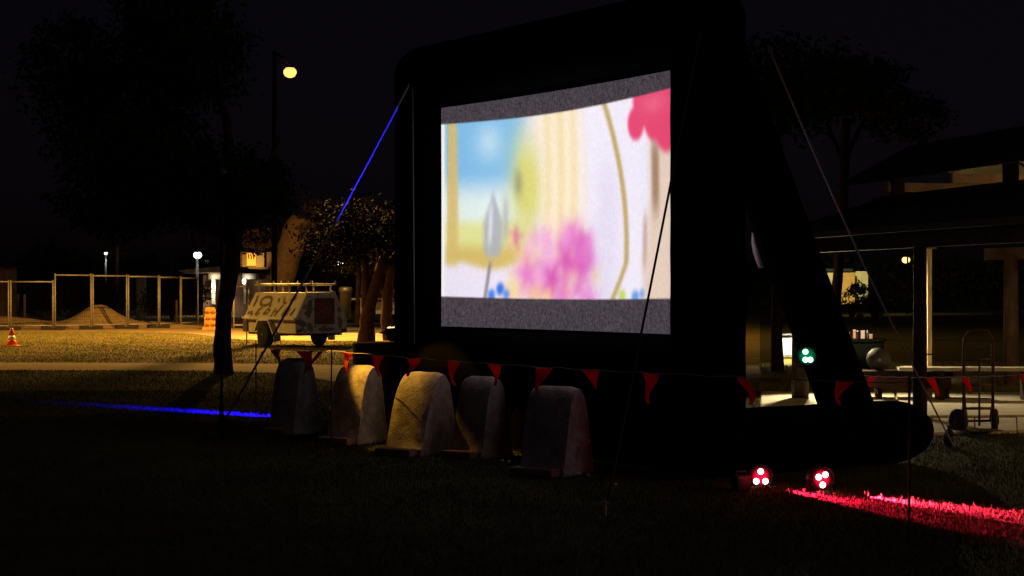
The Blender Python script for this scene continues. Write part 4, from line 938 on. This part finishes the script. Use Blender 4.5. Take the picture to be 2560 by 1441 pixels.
point(bnr_p + Vector((0, -.40, bz(832) - .09)), 26, (1, .9, .72), .04)
# stall work lamp on a stand, hidden by the brace: lights slabs, banner, goods
wl_p = P(2008, 0, 24.0); wl_p.z = 0
wl = thing('work_lamp', 'warm work lamp on a tripod behind the diagonal brace', 'lamp', wl_p, 0)
for k in range(3):
    a = k * 2.094; MB().tube([(0, 0, .8), (math.cos(a) * .4, math.sin(a) * .4, .0)], .014, 6).build('leg', M_blackm, wl)
MB().tube([(0, 0, .7), (0, 0, 1.62)], .016, 8).build('mast', M_blackm, wl); MB().box((0, 0, 1.70), (.24, .10, .16)).build('head', M_blackm, wl); MB().box((.0, -.053, 1.70), (.20, .008, .12)).build('glass', emit('work_lamp_glow', (1, .84, .55), 6), wl)
spot(None, wl_p + Vector((.05, -.08, 1.62)), wl_p + Vector((.75, -2.2, 0)), 700, (1, .80, .46), 115, .6, .06)
spot(None, wl_p + Vector((.02, .10, 1.72)), P(2140, 832, 25.4), 200, (1, .86, .66), 26, .6, .05)

# ------------------------------------------------------------------ hand truck
hp = G(2446, 1084); ht = thing('hand_truck', 'dark red two-wheeled hand truck standing upright by the shelter', 'hand truck', hp, R(6))
hw = .155
fr = MB().tube([(-hw, 0, .06), (-hw, 0, .86), (-hw * .96, 0, .98), (-hw * .6, 0, 1.055), (0, 0, 1.065), (hw * .6, 0, 1.055), (hw * .96, 0, .98), (hw, 0, .86), (hw, 0, .06)], .016, 10); fr.build('frame', M_reddish, ht, True)
for z in (.26, .50, .76): MB().tube([(-hw, 0, z), (hw, 0, z)], .014, 8).build('cross_bar', M_reddish, ht, True)
MB().tube([(.01, .0, .08), (.01, .0, .76)], .012, 8).build('centre_bar', M_rim, ht, True)
MB().box((0, -.10, .045), (.36, .22, .012)).build('toe_plate', M_rim, ht)
MB().tube([(-.24, .08, .125), (.24, .08, .125)], .012, 8).build('axle', M_rim, ht)
for x in (-.185, .205):
    w_ = MB().lathe([(.05, -.03), (.10, -.035), (.125, -.02), (.125, .02), (.10, .035), (.05, .03)], (x, .08, .125), 22, Matrix.Rotation(R(90 - 30), 3, 'Y') if False else Matrix.Rotation(R(22 if x < 0 else -22), 3, 'Z') @ Matrix.Rotation(R(90), 3, 'Y')).build('wheel', M_tyre, ht, True)
    MB().lathe([(.05, -.031), (.02, -.04), (.02, .04), (.05, .031)], (x, .08, .125), 14, Matrix.Rotation(R(90), 3, 'Y')).build('hub', M_rim, w_, True)
for x in (-hw, hw): MB().tube([(x, 0, .34), (x, .08, .125)], .012, 8).build('strut', M_reddish, ht)
# dark bag at the rope foot
bg_ = thing('sand_bag', 'small dark weight bag on the rope near the inflatable base', 'bag', G(2376, 1118) + Vector((0, .05, 0)), R(20))
MB().lathe([(.02, 0), (.05, .03), (.052, .10), (.035, .15), (.012, .17), (.03, .20)], n=12).build('bag', M_black, bg_, True); MB().tube([(0, 0, .16), (.03, 0, .24)], .006, 6).build('tie', M_rope_dark, bg_)

# pale lit building far right
fb = thing('far_building', 'pale yellowish lit building wall behind shrubs right of the brace', 'building', P(2110, 0, 95), 0); fb.location.z = 0
def L3(x, y): q = P(x, y, 95); return Vector((q.x - fb.location.x, 0, q.z))
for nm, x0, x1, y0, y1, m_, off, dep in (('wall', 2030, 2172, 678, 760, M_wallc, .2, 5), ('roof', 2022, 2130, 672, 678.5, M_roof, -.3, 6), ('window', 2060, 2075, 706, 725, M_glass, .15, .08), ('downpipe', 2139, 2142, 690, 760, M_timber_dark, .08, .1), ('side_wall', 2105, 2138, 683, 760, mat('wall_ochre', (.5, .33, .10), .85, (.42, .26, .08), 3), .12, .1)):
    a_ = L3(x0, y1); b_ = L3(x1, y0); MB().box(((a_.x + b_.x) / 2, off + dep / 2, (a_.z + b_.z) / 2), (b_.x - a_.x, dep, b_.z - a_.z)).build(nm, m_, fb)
street_lamp('unseen lamp added behind the brace to light the pale wall', P(2000, 600, 86), .4, 0, (1, .78, .35), (1, .8, .4), 3, .15, light=False)
spot(None, P(2000, 612, 86), fb.location + L3(2115, 705), 5200, (1, .80, .36), 44, .5, .1)  # hidden lamp and this spot are added to brighten the wall

# small white scraps on the lawn
for i, (x, y, lb) in enumerate(((1256, 1161, 'tiny white tag on the lawn between the two right blocks'), (1272, 1164, 'second tiny white tag between the two right blocks'), (1424, 1190, 'left white tag of three by the rightmost block'), (1448, 1194, 'middle white tag of three by the rightmost block'), (1471, 1198, 'right white tag of three by the rightmost block'), (1540, 1222, 'lone white tag right of the rightmost block'))):
    b = MB(); b.v = [(-.012, -.006, .002), (.012, -.007, .002), (.014, .006, .011), (-.010, .007, .010), (-.012, -.006, .004), (.012, -.007, .004), (.014, .006, .013), (-.010, .007, .012)]
    b.f = [(3, 2, 1, 0), (4, 5, 6, 7), (0, 1, 5, 4), (1, 2, 6, 5), (2, 3, 7, 6), (3, 0, 4, 7)]
    o = b.build('white_tag', M_white); o.location = G(x, y) + Vector((0, 0, .03)); o.rotation_euler = (R(35), 0, random.uniform(-.5, .5)); tag(o, lb, 'tag', 'white tags on the lawn')
